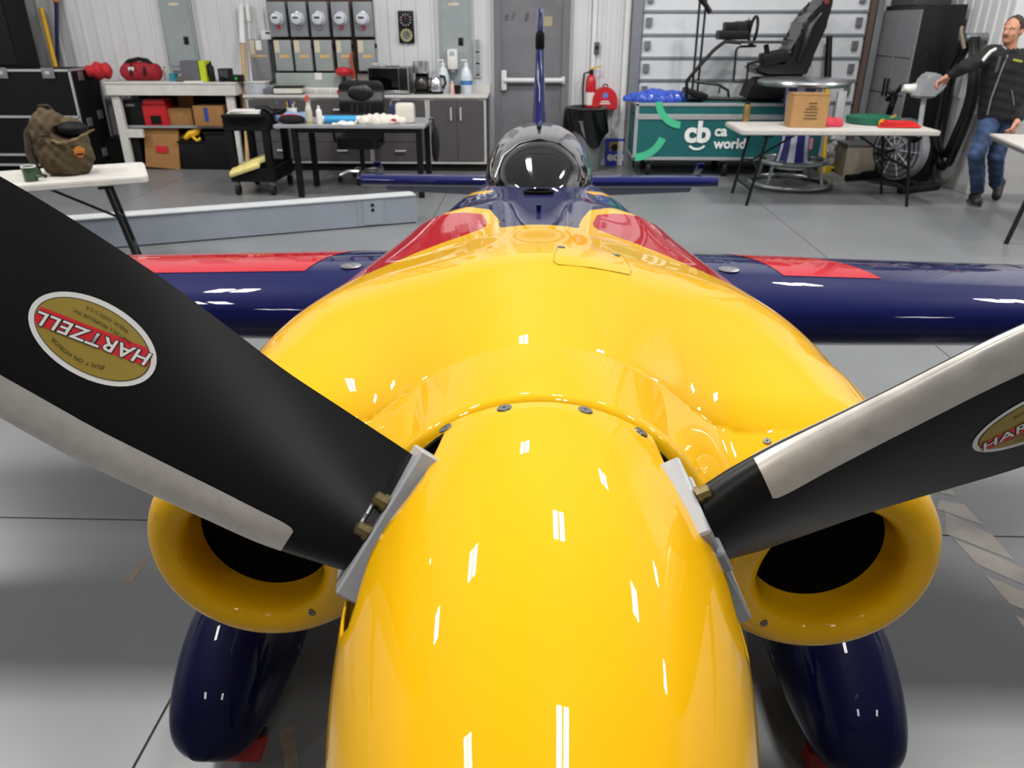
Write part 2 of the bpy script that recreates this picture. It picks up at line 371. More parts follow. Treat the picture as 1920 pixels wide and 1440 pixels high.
def fus_sdf(x, y, z):
    x = x - PX; ax = np.abs(x)
    w=crom(YS,FW,y); t=crom(YS,FT,y); b=crom(YS,FB,y); n=crom(YS,FN,y); zc=b+(t-b)*.55; h=np.where(z>zc,t-zc,zc-b)
    k=np.maximum(.06,np.sqrt(np.clip(1-(np.clip(1.44-y,0,.52)/.50)**2,.0,1))); h=h*k; w=w*k
    r=((ax/w)**n+(np.abs(z-zc)/h)**n+1e-9)**(1/n)
    d=np.maximum((r-1)*np.minimum(w,h),np.maximum(.94-y,y-5.55))
    s=(y-.745)*math.cos(TH)-(z-1.113)*math.sin(TH)
    rr=np.sqrt(np.maximum(0,x**2+(y-.745)**2+(z-1.113)**2-s*s))
    q=rr-(.207+.05*np.clip(s,0,.5)-.13*np.clip(s-.55,0,2))+.012; hump=np.sqrt(np.maximum(q,0)**2+np.maximum(np.maximum(.012-s,s-1.8),0)**2)+np.minimum(np.maximum(q,np.maximum(.012-s,s-1.8)),0)-.012
    d=smin(d,cone(ax,y,z,(.405,1.01,1.02),(.27,2.3,.98),.172,.12),.28)
    rb=np.sqrt((ax-.411)**2+(z-1.006)**2)
    q=np.sqrt(np.maximum(rb-.128,0)**2+np.maximum(np.maximum(.895-y,y-1.15),0)**2)-.027
    d=smin(d,q,.10); d=smin(d,hump,.30)
    hole=np.maximum(rb-.101-.02*np.clip((y-.95)/.2,0,1),y-1.17)
    return -smin(-d,hole,.055)
net = surfnet(fus_sdf, (-.64, .68, .6), (.652, 5.62, 1.40), (112, 420, 76))
def fphi(V): return np.degrees(np.arctan2(np.abs(V[:,0]-PX), V[:,2]-(1.13-.085*V[:,1])))
BLUE_EDGE=[(-1,1.765),(18,1.772),(19.2,1.80),(19,1.85),(20,1.92),(28,2.2),(33,2.255),(41,2.36),(54,2.62),(75,2.9),(181,3.0)]
RED_POLY=[(26.2,1.93),(25.8,1.87),(27.5,1.82),(33.5,1.79),(42,1.75),(50,1.695),(57.8,1.60),(63,1.55),(72,1.47),(105,1.40),(105,2.7),(75,2.62),(60,2.48),(50,2.31),(41,2.245),(31,2.13)]
be=np.array(BLUE_EDGE)
f_blue=lambda V: V[:,1]-np.interp(fphi(V), be[:,0], be[:,1])
f_red=lambda V: polyfield(fphi(V)*.006, V[:,1]*.5, [(a*.006,b*.5) for a,b in RED_POLY])
def f_stripe(V):   # yellow wedge that climbs along the canopy sill
    return np.minimum((3.2-np.abs(fphi(V)-35-75*np.clip(V[:,1]-2.74,0,1)))*.01, V[:,1]-2.72)
SKIN=paint('airframe_paint','eeb400',[('blue','0a124c'),('stripe','eeb400'),('red','b80f22')])
sdf_obj('engine_cowling', net, SKIN, plane, keep=lambda c: c[:,1]<1.74, attr={'blue':f_blue,'red':f_red,'stripe':f_stripe})
sdf_obj('fuselage', net, SKIN, plane, keep=lambda c: c[:,1]>=1.74, attr={'blue':f_blue,'red':f_red,'stripe':f_stripe})
VOID=mat('inlet_black','020202',.9,spec=.1)
for s in (-1,1):
    G().lathe([(.0,0),(.108,0),(.116,.05),(.118,.14),(.108,.19)],(PX+s*.411,.932,1.006),28,(0,1,0)).out('inlet_duct',VOID,plane,world=True)
# canopy: black glossy dome
CANM=mat('canopy_black_gloss','0a0b0c',.05,0,1.,var=.0)
CY=[2.62,2.75,2.95,3.2,3.45,3.8,4.2,4.5]; CW=[.03,.115,.19,.225,.238,.215,.14,.03]; CB=[1.17,1.165,1.13,1.09,1.06,1.02,.98,.95]; CTP=[1.185,1.225,1.275,1.302,1.308,1.27,1.15,1.0]
g=G(); rows=[]
for y in np.linspace(2.62,4.5,44):
    w=float(crom(CY,CW,y)); b=float(crom(CY,CB,y)); t=float(crom(CY,CTP,y)); row=[]
    for i in range(33):
        a=math.pi*i/32; c_,s_=math.cos(a),math.sin(a); row.append((PX-w*math.copysign(abs(c_)**.85,c_), y, b-.03+(t-b+.03)*abs(s_)**.85))
    rows.append(row)
canopy=g.grid(rows).out('canopy',CANM,plane,smooth=180,world=True)
G().tube([(PX-.165,2.86,1.185),(PX-.14,2.98,1.245),(PX-.08,3.05,1.283),(PX,3.08,1.297),(PX+.08,3.05,1.283),(PX+.14,2.98,1.245),(PX+.165,2.86,1.185)],.004,6).out('canopy_bow',mat('canopy_seal','3a3b3d',.3),canopy,world=True)
# deck details in front of the canopy
def on_deck(px,py,lift=.002):
    d=(CF+CR*((px-960)/F)+CU*((720-py)/F)).normalized(); t=np.linspace(.5,4,5000); P=np.array([0,0,CAMH])+t[:,None]*np.array(d)
    v=fus_sdf(*P.T); k=int(np.argmax(v<0)) ; p=P[k]; e=1e-3
    n=Vector([(fus_sdf(*(p+np.eye(3)[i]*e)[:,None])-fus_sdf(*(p-np.eye(3)[i]*e)[:,None]))[0] for i in range(3)]).normalized()
    return Vector(p)+n*lift, n
SCREW=mat('screw_steel','7e7d78',.35,.9,var=.3,scale=300)
def disc(g,p,n,r,h=.002,k=14): g.lathe([(r,0),(r*.9,h),(r*.25,h),(r*.2,h*.3)],p,k,n)
p,n=on_deck(1010,362,-.004); g=G(); g.lathe([(.05,0),(.05,.012),(.042,.014),(.038,.004)],p,20,n); g.out('deck_vent',VOID,plane,world=True)
p,n=on_deck(1010,397,0); G().cyl(p,p+n*.018,.006,.008).out('deck_pin',NVY,plane,world=True)
HGAP=mat('hatch_gap','b39206',.6)
hp=[on_deck(*q,.0012)[0] for q in ((1046,464),(1038,480),(1038,491),(1046,497),(1110,503),(1165,513),(1180,516),(1183,510),(1176,492),(1168,481),(1156,476))]
G().tube(hp,.0008,5).out('hatch_seam',HGAP,plane,world=True)
for q in ((1052,464),(1155,479)):
    p,n=on_deck(*q,.0); g=G(); disc(g,p,n,.008); g.out('hatch_screw',SCREW,plane,world=True)
for q,r in (((1438,828),.006),((585,1148),.006),((1432,1168),.006)):
    p,n=on_deck(*q,0); g=G(); disc(g,p,n,r); g.out('cowling_screw',SCREW,plane,world=True)

# spinner with open cut-outs for the blades
HUB=Vector((PX,.66,1.12)); RIM=Vector((PX,.73,1.114)); SR=.21; SL_=.60; DEL=3.0
BA=[R(-60+DEL),R(60+DEL),R(180+DEL)]
def rad(a): return RT*math.sin(a)+UPV*math.cos(a)
NO=[-180,-27,-26,-25,-22,-17,-9,-3,2,6,12,18,24,27,180]; NS=[0,0,.03,.055,.10,.125,.145,.165,.215,.235,.225,.17,.08,0,0]
def notch(a):
    s=0
    for i,b in enumerate(BA):
        o=math.degrees((a-b+math.pi)%(2*math.pi)-math.pi)
        if i==0: o=-o
        if i==2: o=abs(o)*-1
        if abs(o)<27: s=max(s,float(np.interp(o,NO,NS)))
    return s
def spin_p(a,s): r=SR*max(0,1-(s/SL_)**2)**(1/1.8); return RIM+FWD*s+rad(a)*r
g=G(); rows=[]
angs=[]
for i in range(361): angs.append(math.pi*2*i/360-math.pi)
for a in angs[:-1]:
    s0=notch(a); rows.append([g._v(spin_p(a,s0+(SL_-.0005-s0)*(1-(1-t)**1.6))) for t in np.linspace(0,1,56)])
for A,B in zip(rows,rows[1:]+rows[:1]):
    for i in range(55): g._f([A[i],A[i+1],B[i+1],B[i]])
spinner=g.out('spinner',YEP,plane,smooth=180,world=True,solid=.003)
g=G(); g.lathe([(.02,-.04),(.195,-.035),(.2,-.01),(.2,0),(.02,.005)],RIM,48,FWD); g.out('spinner_backplate',VOID,plane,world=True)
g=G(); g.lathe([(.01,-.02),(.10,-.02),(.115,.03),(.115,.11),(.08,.17),(.05,.24),(.01,.25)],RIM,32,FWD); g.out('propeller_hub',mat('hub_dark','101011',.5,.4),plane,world=True)
for px,py in ((839,791),(947,754),(1096,761),(1201,808)):
    d=(CF+CR*((px-960)/F)+CU*((720-py)/F)).normalized(); o=Vector((0,0,CAMH)); lo=None
    for t in np.linspace(.5,1.2,4000):
        q=o+d*t-RIM; s=q.dot(FWD); r=math.hypot(q.dot(RT),q.dot(UPV))
        if r<=SR*max(0,1-(max(s,0)/SL_)**2)**(1/1.8): lo=q; break
    a=math.atan2(lo.dot(RT),lo.dot(UPV)); p=spin_p(a,.011); g=G(); disc(g,p+rad(a)*.0002,rad(a),.0085,.0016,18); g.out('spinner_screw',SCREW,plane,world=True)

# propeller blades
BLADE=mat('blade_matt_black','050506',.36,0,0,var=.1,scale=60,spec=.32); EDGE=mat('blade_edge_nickel','d8d3cb',.38,.55,var=.08,scale=50,rvar=.08)
BR=[.13,.19,.24,.30,.36,.42,.52,.65,.80,.92,.985]; BL=[.060,.070,.081,.092,.097,.102,.108,.108,.098,.075,.03]; BT_=[-.060,-.066,-.069,-.072,-.075,-.082,-.093,-.098,-.092,-.075,-.045]
BTH=[.07,.062,.055,.046,.038,.033,.027,.022,.017,.013,.008]; BB=[30,27,22.5,22,21.5,21,19,16.5,14,12,11]
def blade_frame(a,i):
    d=rad(a); tl=d.cross(FWD)     # leading edge side
    if tl.dot(Vector((0,0,1)))>0 and i==0: tl=-tl
    if i==1 and tl.z<0: tl=-tl
    if i==2 and tl.x>0: tl=-tl
    return d,tl
def blade_pt(fr,r,c,front=True,lift=0.):
    """c: chordwise coordinate, metres, + to the leading edge"""
    d,tl=fr; be_=R(float(np.interp(r,BR,BB))); le=float(crom(BR,BL,r)); te=float(crom(BR,BT_,r)); th=float(crom(BR,BTH,r))
    ec=tl*math.cos(be_)+FWD*math.sin(be_); en=FWD*math.cos(be_)-tl*math.sin(be_)
    x=min(max((le-c)/(le-te),0),1); yt=th*(2.969*math.sqrt(x)*.5-.63*x-1.758*x*x+1.4215*x**3-.5075*x**4)*1.0
    y=yt*(1.25 if front else -.6)
    return HUB+d*r+ec*c+en*(y+(lift if front else -lift))
def le_te(r): return float(crom(BR,BL,r)),float(crom(BR,BT_,r))
GOLD=mat('decal_gold','9a8432',.4,var=.05); DRED=mat('decal_red','d31f2c',.4); DWH=mat('decal_white','e4e4e2',.4); DBK=mat('decal_black','15120a',.5)
for i,a in enumerate(BA):
    fr=blade_frame(a,i)
    rs=np.linspace(.13,.985,46); rings=[]; g=G(); K=20
    for r in rs:
        le,te=le_te(r); row=[]
        for k in range(K+1): x=(1-math.cos(math.pi*k/K))/2; row.append(g._v(blade_pt(fr,r,le-(le-te)*x)))
        for k in range(K-1,0,-1): x=(1-math.cos(math.pi*k/K))/2; row.append(g._v(blade_pt(fr,r,le-(le-te)*x,False)))
        rings.append(row)
    g.skin(rings); b=g.out('propeller_blade',BLADE,plane,smooth=60,world=True)
    # nickel leading edge, wrapped over the front, with a rounded inner end
    g=G(); rows=[]
    r0=.272
    for r in np.concatenate([np.linspace(r0,r0+.03,9),np.linspace(r0+.035,.982,36)]):
        le,te=le_te(r); w=(.036+.006*min(1,(r-.27)/.25)); u=(r-r0)/.03
        if u<1: w=.03+(w-.03)*math.sqrt(max(0,1-(1-u)**2))
        row=[blade_pt(fr,r,le-.012*(1-k/3),False,.0008) for k in range(3)]+[blade_pt(fr,r,le-w*(k/10)**1.6,True,.0008) for k in range(11)]
        rows.append(row)
    g.grid(rows); g.out('leading_edge_guard',EDGE,b,smooth=70,world=True)
    # maker's oval decal: text runs hub to tip, top towards the leading edge
    if i<2:
        rc=.535; cc=-.008
        S=lambda u,v,l=.001: blade_pt(fr,rc+u,cc+v,True,l)
        # mirrored sense: looking from the front, +r to the reader's right when the leading edge is up
        def oval(nm,ka,kb,l,m,clip=None):
            g=G(); P=[]
            for q in np.linspace(.02,1,9): P.append([S(.064*ka*q*math.cos(t),.0375*kb*q*math.sin(t),l) for t in np.linspace(0,2*math.pi,49)])
            g.grid(P); return g.out(nm,m,b,smooth=180,world=True)
        dec=oval('decal',1,1,.0006,DWH)
        oval('decal_rim',.915,.865,.0009,DBK); oval('decal_field',.90,.845,.0012,GOLD)
        g=G(); P=[]
        for t in np.linspace(-.97,.97,33):
            u=.064*.9*t; vm=.0375*.845*math.sqrt(1-t*t); v0=-.0115+.16*u; v1=.0065+.16*u
            P.append([S(u,min(max(v0+(v1-v0)*k/4,-vm),vm),.0015) for k in range(5)])
        g.grid(P); g.out('decal_band',DRED,b,smooth=180,world=True)
        sk=lambda x,y: S(x,y+.16*x-.0015,.0022)
        sk2=lambda x,y: S(x,y+.16*x-.0015,.0019)
        text('decal_lettering','HARTZELL',.0185,(0,0,0),(1,0,0),(0,1,0),DBK,b,bold=.0011,sx=1.2,fn=sk2,space=1.06)
        text('decal_lettering','HARTZELL',.0185,(0,0,0),(1,0,0),(0,1,0),DWH,b,bold=.0003,sx=1.2,fn=sk,space=1.06)
        text('decal_lettering','BUILT ON HONOR',.0058,(0,0,0),(1,0,0),(0,1,0),DBK,b,fn=lambda x,y: S(x+.004,y+.0232-7*x*x,.002),space=1.15)
        text('decal_lettering','HARTZELL PROPELLER INC.',.0047,(0,0,0),(1,0,0),(0,1,0),DBK,b,fn=lambda x,y: S(x,y-.0172+2.2*x*x,.002),space=1.1)
        text('decal_lettering','PIQUA, OHIO U.S.A.',.0047,(0,0,0),(1,0,0),(0,1,0),DBK,b,fn=lambda x,y: S(x,y-.0245+2.2*x*x,.002),space=1.1)
    # grey clamp at the root
    d,tl=fr; bev=R(25); ec=tl*math.cos(bev)+FWD*math.sin(bev); en=FWD*math.cos(bev)-tl*math.sin(bev)
    CL=mat('clamp_grey','a9abae',.45,.2,var=.04,scale=40)
    Mx=Matrix.Translation(HUB)@Matrix((list(ec)+[0],list(d)+[0],list(en)+[0],[0,0,0,1])).transposed().to_4x4() if False else None
    def q(c,r,n_): return HUB+ec*c+d*r+en*n_
    def clamp(c0,c1,r0,r1,n0,n1,ch=.014):
        g=G(); pts=[(c0+ch,r0),(c1-ch,r0),(c1,r0+ch*.6),(c1,r1-.001),(c0,r1-.001),(c0,r0+ch*.6)]
        g.prism([q(c,r,n0) for c,r in pts],en*(n1-n0)); bmesh.ops.bevel(g.b,geom=g.b.edges[:],offset=.0025,segments=1,affect='EDGES'); return g.out('blade_clamp',CL,plane,world=True,smooth=30)
    if i!=1: clamp(-.078,.088,.155,.207,-.045,.052)
    else:
        clamp(-.12,.005,.155,.204,-.045,.05); clamp(.0075,.046,.155,.21,-.045,.056); clamp(.0485,.085,.155,.207,-.045,.052)
    BRASS=mat('bolt_brass','8d8059',.35,.8)
    for c in ((-.012,.022) if i==0 else (.078,)):
        g=G(); g.lathe([(.009,0),(.009,.005),(.0075,.005),(.0075,.013),(.004,.015)],q(c,.207,.04 if i==0 else .005),8,d); g.out('clamp_bolt',BRASS,plane,world=True)
    if i==0: G().tube([q(-.012+.034*k/8,.219,.04+.002*math.sin(k*2)) for k in range(9)],.0018,6).out('lock_wire',ALU,plane,world=True)
    g=G(); g.lathe([(.011,0),(.011,.01),(.006,.012)],q(-.06 if i==0 else .075,.172,.046),8,en); g.out('clamp_bolt',BRASS,plane,world=True)

# wings
def airfoil(n=26):
    up=[];lo=[]
    for k in range(n+1):
        x=(1-math.cos(math.pi*k/n))/2; y=5*(.2969*math.sqrt(x)-.126*x-.3516*x*x+.2843*x**3-.1036*x**4); up.append((x,y)); lo.append((x,-y))
    return up+lo[-2:0:-1]
AF=airfoil()
def wing_pt(s,x,c,dz): return Vector((PX+s*x,0,0))
WR,WT,WSP=1.20,.72,3.75; WLE=2.05
def wing_sec(sx):
    t=abs(sx)/WSP; ch=WR+(WT-WR)*t; return ch, .228*(1-.2*t)
def wing_surf(sx,u,upper=True,lift=0.):
    ch,tk=wing_sec(sx); y=5*tk*(.2969*math.sqrt(u)-.126*u-.3516*u*u+.2843*u**3-.1036*u**4); z=(y if upper else -y)+lift/ch
    return Vector((PX+sx, WLE+ch*u*math.cos(R(6)), .922+ch*(z-u*math.sin(R(6)))))
WPM=paint('wing_paint','0d1550',[('red','c01020')])
for s in (-1,1):
    g=G(); rings=[]
    for x in np.linspace(.25,WSP,30):
        ch,tk=wing_sec(x); rings.append([g._v((PX+s*x, WLE+ch*u*math.cos(R(6)), .922+ch*(v*tk-u*math.sin(R(6))))) for u,v in AF])
    g.skin(rings); w=g.out('wing',NVY,plane,smooth=50,world=True)
    # red panel on the upper skin
    xa_,xb_=((.72,1.9) if s<0 else (.74,1.03))
    g=G(); P=[]
    for u in np.linspace(.165,.80,16):
        off=.10*(u-.165)/.635*(-1 if s<0 else -1); a0=xa_+(off if s<0 else off); b0=xb_+(0 if s<0 else off*1.5)
        P.append([wing_surf(s*x,u,True,.0015) for x in np.linspace(a0,b0,6)])
    g.grid(P); g.out('red_panel',REDP,w,smooth=180,world=True)
    q0=wing_surf(s*.585,.20,True,.001); q1=wing_surf(s*.585,.24,True,.001); nn=(q1-q0).cross(RT).normalized(); nn=nn if nn.z>0 else -nn
    g=G(); g.lathe([(.032,0),(.032,.003),(.028,.004),(.01,.004),(.009,.002)],q0,24,nn); g.out('fuel_cap',mat('cap_alu','a8aaac',.3,.9,var=.2,scale=90),w,world=True)
# tail: stabilizer, drooped elevator with horns, fin and rudder
def slab(name,pts,thick,m,parent=plane):
    """flat lifting surface from (x, LE point, TE point) stations"""
    g=G(); rings=[]
    for x,le,te in pts:
        le,te=Vector(le),Vector(te); c=te-le; n=c.cross(RT).normalized()
        rings.append([g._v(le+c*u+n*(v*thick)+RT*0) for u,v in AF])
    g.skin(rings); return g.out(name,m,parent,smooth=50,world=True)
ys_,zs_=4.98,.772
SP=1.17
slab('stabilizer',[(x,(PX+x,ys_+abs(x)*.05,zs_),(PX+x,ys_+.46-abs(x)*.06,zs_-.035)) for x in np.linspace(-SP,SP,11)],.075,NVY)
for s in (-1,1):
    pts=[(x,(PX+s*x,ys_+.45-x*.06,zs_-.04),(PX+s*x,ys_+.80-x*.26,zs_-.26+x*.10)) for x in np.linspace(.06,1.08,6)]
    e=slab('elevator',pts,.02,NVY)
    slab('elevator_horn',[(x,(PX+s*x,ys_+.30,zs_+.08),(PX+s*x,ys_+.47,zs_-.02)) for x in (1.08,1.12)],.03,NVY,e)
finp=[(z,ya,yb,t) for z,ya,yb,t in ((.92,4.35,5.42,.09),(1.1,4.78,5.42,.088),(1.3,5.0,5.42,.072),(1.5,5.12,5.42,.06),(1.56,5.15,5.42,.056))]
def vfin(name,st,m):
    g=G(); rings=[]
    for z,ya,yb,t in st: rings.append([g._v((PX+v*t,ya+(yb-ya)*u,z)) for u,v in AF])
    g.skin(rings); return g.out(name,m,plane,smooth=50,world=True)
vfin('fin',finp,NVY); vfin('fin_tip',[(1.56,5.15,5.42,.058),(1.64,5.17,5.42,.056),(1.66,5.2,5.42,.04)],VOID)
vfin('rudder',[(.75,5.42,5.9,.03),(1.3,5.42,5.85,.028),(1.56,5.42,5.80,.026),(1.665,5.2,5.78,.05),(1.78,5.26,5.72,.042),(1.80,5.3,5.68,.02)],NVY)
# main gear: leg and wheel fairing (spat) each side
def spat(x,y,z,u):
    return None
for s in (-1,1):
    xc=PX+s*.755
    SY=[1.16,1.209,1.302,1.427,1.596,1.756,1.925,2.05]; SW=[.02,.085,.115,.128,.13,.108,.06,.008]; ST=[.21,.287,.357,.413,.435,.40,.322,.27]; SB=[.19,.13,.085,.06,.055,.08,.16,.25]
    g=G(); rings=[]
    for y in np.concatenate([1.16+.09*np.linspace(0,1,12)**2,np.linspace(1.27,2.05,24)]):
        w=float(crom(SY,SW,y)); t=float(crom(SY,ST,y)); b_=float(crom(SY,SB,y)); zc=(t+b_)/2; h=(t-b_)/2; row=[]
        for k in range(28):
            a=2*math.pi*k/28; c_,s_=math.cos(a),math.sin(a); row.append(g._v((xc+w*math.copysign(abs(c_)**.9,c_),y,zc+h*math.copysign(abs(s_)**.9,s_))))
        rings.append(row)
    g.skin(rings); sp_=g.out('wheel_fairing',gloss('fairing_navy','04082c',.5,.6),plane,smooth=60,world=True)
    def sp_pt(y,a):
        w=float(crom(SY,SW,y)); t=float(crom(SY,ST,y)); b_=float(crom(SY,SB,y)); c_,s_=math.cos(R(a)),math.sin(R(a))
        return Vector((xc-s*w*math.copysign(abs(c_)**.9,c_),y,(t+b_)/2+(t-b_)/2*math.copysign(abs(s_)**.9,s_)))
    g=G(); g.tube([sp_pt(1.50-.06*math.sin(R(k)),k) for k in range(-30,95,8)],.0015,5); g.out('fairing_seam',mat('seam_dark','05071c',.5),sp_,world=True)
    for y,aa in ((1.46,75),(1.45,50),(1.46,22),(1.51,-12),(1.66,15),(1.68,40)):
        p0=sp_pt(y,aa); n0=(p0-Vector((xc,y,.24))).normalized(); g=G(); disc(g,p0-n0*.001,n0,.0085,.003); g.out('fairing_screw',SCREW,sp_,world=True)
    tg=G(); tg.lathe([(.09,-.06),(.165,-.055),(.178,-.03),(.178,.03),(.165,.055),(.09,.06)],(xc,1.56,.178),32,(1,0,0)); tg.out('tire',RUB,plane,world=True)
    g=G(); rings=[]
    for k,(x,y,z,c,t) in enumerate([(.25,1.62,.72,.20,.03),(.48,1.60,.58,.16,.025),(.66,1.58,.45,.13,.022),(.755,1.57,.32,.11,.02)]):
        rings.append([g._v((PX+s*(x+v*t*.6),y-c/2+c*u,z+v*t)) for u,v in AF])
    g.skin(rings); g.out('gear_leg',NVY,plane,smooth=50,world=True)
    # red chock under the spat
    ck=thing('wheel_chock','red wheel chock under the '+('left' if s<0 else 'right')+' navy wheel fairing as seen in the photo','chock',(xc-s*.0,1.36,0),0)
    RC_=mat('chock_red','8f1a12',.6)
    g=G(); g.prism([(-.06,-.05,0),(-.06,.02,0),(-.06,.02,.045),(-.06,-.02,.045)],(.12,0,0)); g.out('chock_block',RC_,ck,smooth=0)
    g=G(); g.tube([(.05,-.0,.04),(.065,-.01,.05),(.065,.01,.05),(.05,.015,.04)],.006,6); g.out('chock_rope',BLK,ck)

# ================================================================ LEFT BACK: road case, bench, poles
YB = YW - .02
def wx(px, py, Y): return at(px, py, Y=Y).x
def wz(px, py, Y): return at(px, py, Y=Y).z
def boxthing(name, label, cat, c, d, m, bev=.006, rz=0, group=None, part='body', smooth=30):
    """thing with one body; c = centre of its base"""
    t = thing(name, label, cat, c, rz, group)
    G().box((-d[0]/2, -d[1]/2, 0), (d[0]/2, d[1]/2, d[2]), bev).out(part, m, t, smooth=smooth); return t

ROADB = mat('road_case_black', '080707', .6, spec=.25, var=.12, scale=30)
cx0, cx1, cy0, cy1, cz1 = -8.0 + .05, wx(140, 180, 9.5), 9.5, 10.12, wz(70, 130, 9.5)
t = thing('road_case', 'large black road case with aluminium edges behind the green backpack', 'road case', ((cx0+cx1)/2, (cy0+cy1)/2, 0))
g = G(); g.box((cx0, cy0, .1), (cx1, cy1, cz1), .01); g.out('case_body', ROADB, t, world=True, smooth=0)
for zz in (.12, wz(40, 290, 9.5), wz(40, 219, 9.5), cz1 - .012):
    G().box((cx0, cy0 - .012, zz - .012), (cx1 + .01, cy0 + .004, zz + .014)).out('edge_strip', ALU, t, world=True, smooth=0)
for yy in (cy0, cy1): G().cen((cx1 + .002, yy, (cz1 + .1)/2), (.024, .024, cz1 - .1), .004).out('corner_edge', ALU, t, world=True)
G().cen((cx1 + .002, (cy0+cy1)/2, cz1 - .01), (.024, cy1 - cy0, .024), .004).out('corner_edge', ALU, t, world=True)
for px in (2, 90):
    q = at(px, 137, Y=cy0 - .015); h = G().cen(q, (.15, .012, .12), .006).out('latch', STEEL, t, world=True)
    G().cen(q + Vector((0, -.008, 0)), (.06, .012, .04), .004).out('latch_bow', CHROME, h, world=True)
for fy, fz in ((.3, .6), (.75, .66), (.6, .22), (.35, 1.12)):
    G().cen((cx1 + .006, cy0 + (cy1 - cy0)*fy, fz*cz1/1.2), (.012, .11, .1), .004).out('side_catch', STEEL, t, world=True)
for xx in (cx0 + .2, cx1 - .15):
    for yy in (cy0 + .08, cy1 - .08): G().cyl((xx - .02, yy, .05), (xx + .02, yy, .05), .05).out('caster', RUB, t, world=True)
q = at(25, 130, Y=9.75)
t = thing('storage_locker', 'black storage locker standing on the road case at the left edge', 'locker', (q.x - .5, 9.82, cz1))
G().box((-.75, -.2, 0), (.68, .2, 1.35), .008).out('cabinet_body', mat('locker_black', '0b0b0c', .6, spec=.25), t, smooth=0)
for x in (-.7, .0): G().box((x, -.215, .04), (x + .66, -.2, 1.3), .004).out('locker_door', mat('locker_black', ''), t, smooth=0)
G().cen((.0, -.225, .6), (.03, .02, .16), .004).out('handle', STEEL, t)
def pole(name, label, cat, a, b, r, m, Y0, Y1, tip=None, m2=None, tipname='tip', base=0.):
    p = at(*a, Y=Y0); q2 = at(*b, Y=Y1); d = (q2 - p); s = (p.z - base) / -d.z if abs(d.z) > 1e-6 else 0
    f = p + d * s; t = thing(name, label, cat, f)
    k = 1 - (tip or 0); e = p + (f - p) * (tip or 0)
    G().cyl(f, e if tip else p, r, n=10).out('shaft', m, t, world=True)
    if tip: G().cyl(e, p, r * 1.5, r * 1.2, n=10).out(tipname, m2, t, world=True)
    return t
pole('pole', 'thin white pole with a blue end leaning beside the black locker', 'pole', (46, 50), (67, 122), .012, WPAINT, 10.28, 10.22, .07, BLUEP)
t = pole('spirit_level', 'long yellow level leaning on the wall behind the road case', 'level', (77, 15), (104, 125), .03, YEL, 10.33, 10.25)
pole('pole', 'dark navy pole with an orange end, left of the grey wall panel', 'pole', (105, -14), (108, 124), .024, mat('navy_plastic', '12164a', .4), 10.36, 10.3, .05, mat('orange', 'c4702a', .5))
# white bench
WB = mat('bench_white', 'c9c7c2', .6, var=.06); SHELF = mat('shelf_grey', '8a898a', .6)
bx0, bx1, bz = wx(192, 152, 9.8), wx(440, 155, 9.8), 1.06
t = thing('workbench', 'white wooden workbench with a lower shelf beside the black road case', 'workbench', ((bx0+bx1)/2, 10.1, 0))
G().box((bx0, 9.8, bz - .02), (bx1, 10.42, bz), .004).out('bench_top', WB, t, world=True, smooth=0)
G().box((bx0 + .01, 9.81, bz - .15), (bx1 - .01, 9.85, bz - .02), .003).out('apron', WB, t, world=True, smooth=0)
G().box((bx1 - .05, 9.85, bz - .15), (bx1 - .01, 10.4, bz - .02), .003).out('apron', WB, t, world=True, smooth=0)
for x, y in ((bx0 + .04, 9.85), (bx1 - .16, 9.85), (bx0 + .04, 10.33), (bx1 - .16, 10.33)):
    G().box((x, y, 0), (x + .1, y + .06, bz - .15), .004).out('leg', WB, t, world=True, smooth=0)
sz = wz(340, 236, 9.9)
G().box((bx0 + .14, 9.92, sz - .03), (bx1 - .1, 10.42, sz), .003).out('shelf', SHELF, t, world=True, smooth=0)
G().box((bx0 + .04, 9.86, sz - .14), (bx0 + .34, 9.91, sz - .04), .003).out('brace', WB, t, world=True, smooth=0)
G().box((bx0 + .1, 10.36, .05), (bx1 - .1, 10.40, bz - .2), .003).out('back_panel', mat('bench_back_dark', '161616', .8), t, world=True, smooth=0)
# on the bench
t = thing('duffel_bag', 'red duffel bag with black handles lying on the white workbench', 'bag', at(268, 148, Y=10.1) * 1, 0)
o = Vector(t.location); o.z = bz; t.location = o; W[t] = Matrix.Translation(o); t.scale = (.8, .8, .84)
REDF = mat('red_fabric', '8f1020', .8, bump=.3); BLKF = mat('black_fabric', '080809', .9, bump=.3)
def blob(f, lo, hi, n, name, m, parent): return sdf_obj(name, surfnet(f, lo, hi, n), m, parent, world=False)
blob(lambda x,y,z: smin(np.maximum(cone(x,y,z,(-.2,0,.12),(.2,0,.12),.13,.125),.0-z), ell(x,y,z,(.02,0,.17),(.2,.12,.09)),.05)+.006*np.sin(x*40)*np.sin(z*35), (-.38,-.2,-.02),(.38,.2,.3),(40,24,24),'bag_body',REDF,t)
for x in (-.1, .11): G().tube(arc((x, 0, .1), .135, -10, 190, 14, (0, 1, 0), (0, 0, 1)), .022, 6).out('strap', BLKF, t)
G().tube([(-.25,-.02,.2),(-.16,-.03,.27),(0,-.02,.3),(.14,-.03,.28),(.2,-.02,.22)], .03, 8).out('handle', BLKF, t)
G().cen((-.09, -.135, .17), (.09, .006, .05), .002).out('badge', mat('badge_white', 'c8c8c8', .6), t)
q = at(165, 120, Y=9.7)
t = thing('cloth', 'red cloth draped over the corner of the black road case', 'cloth', (cx1 + .13, 9.95, cz1 - .06))
blob(lambda x,y,z: ell(x,y,z,(0,0,.02),(.16,.16,.1))*1+.012*np.sin(x*45+y*30)+.0*z if True else z, (-.22,-.22,-.1),(.22,.22,.17),(30,30,24),'cloth_folds',mat('red_cloth','b5202a',.85,bump=.3),t)
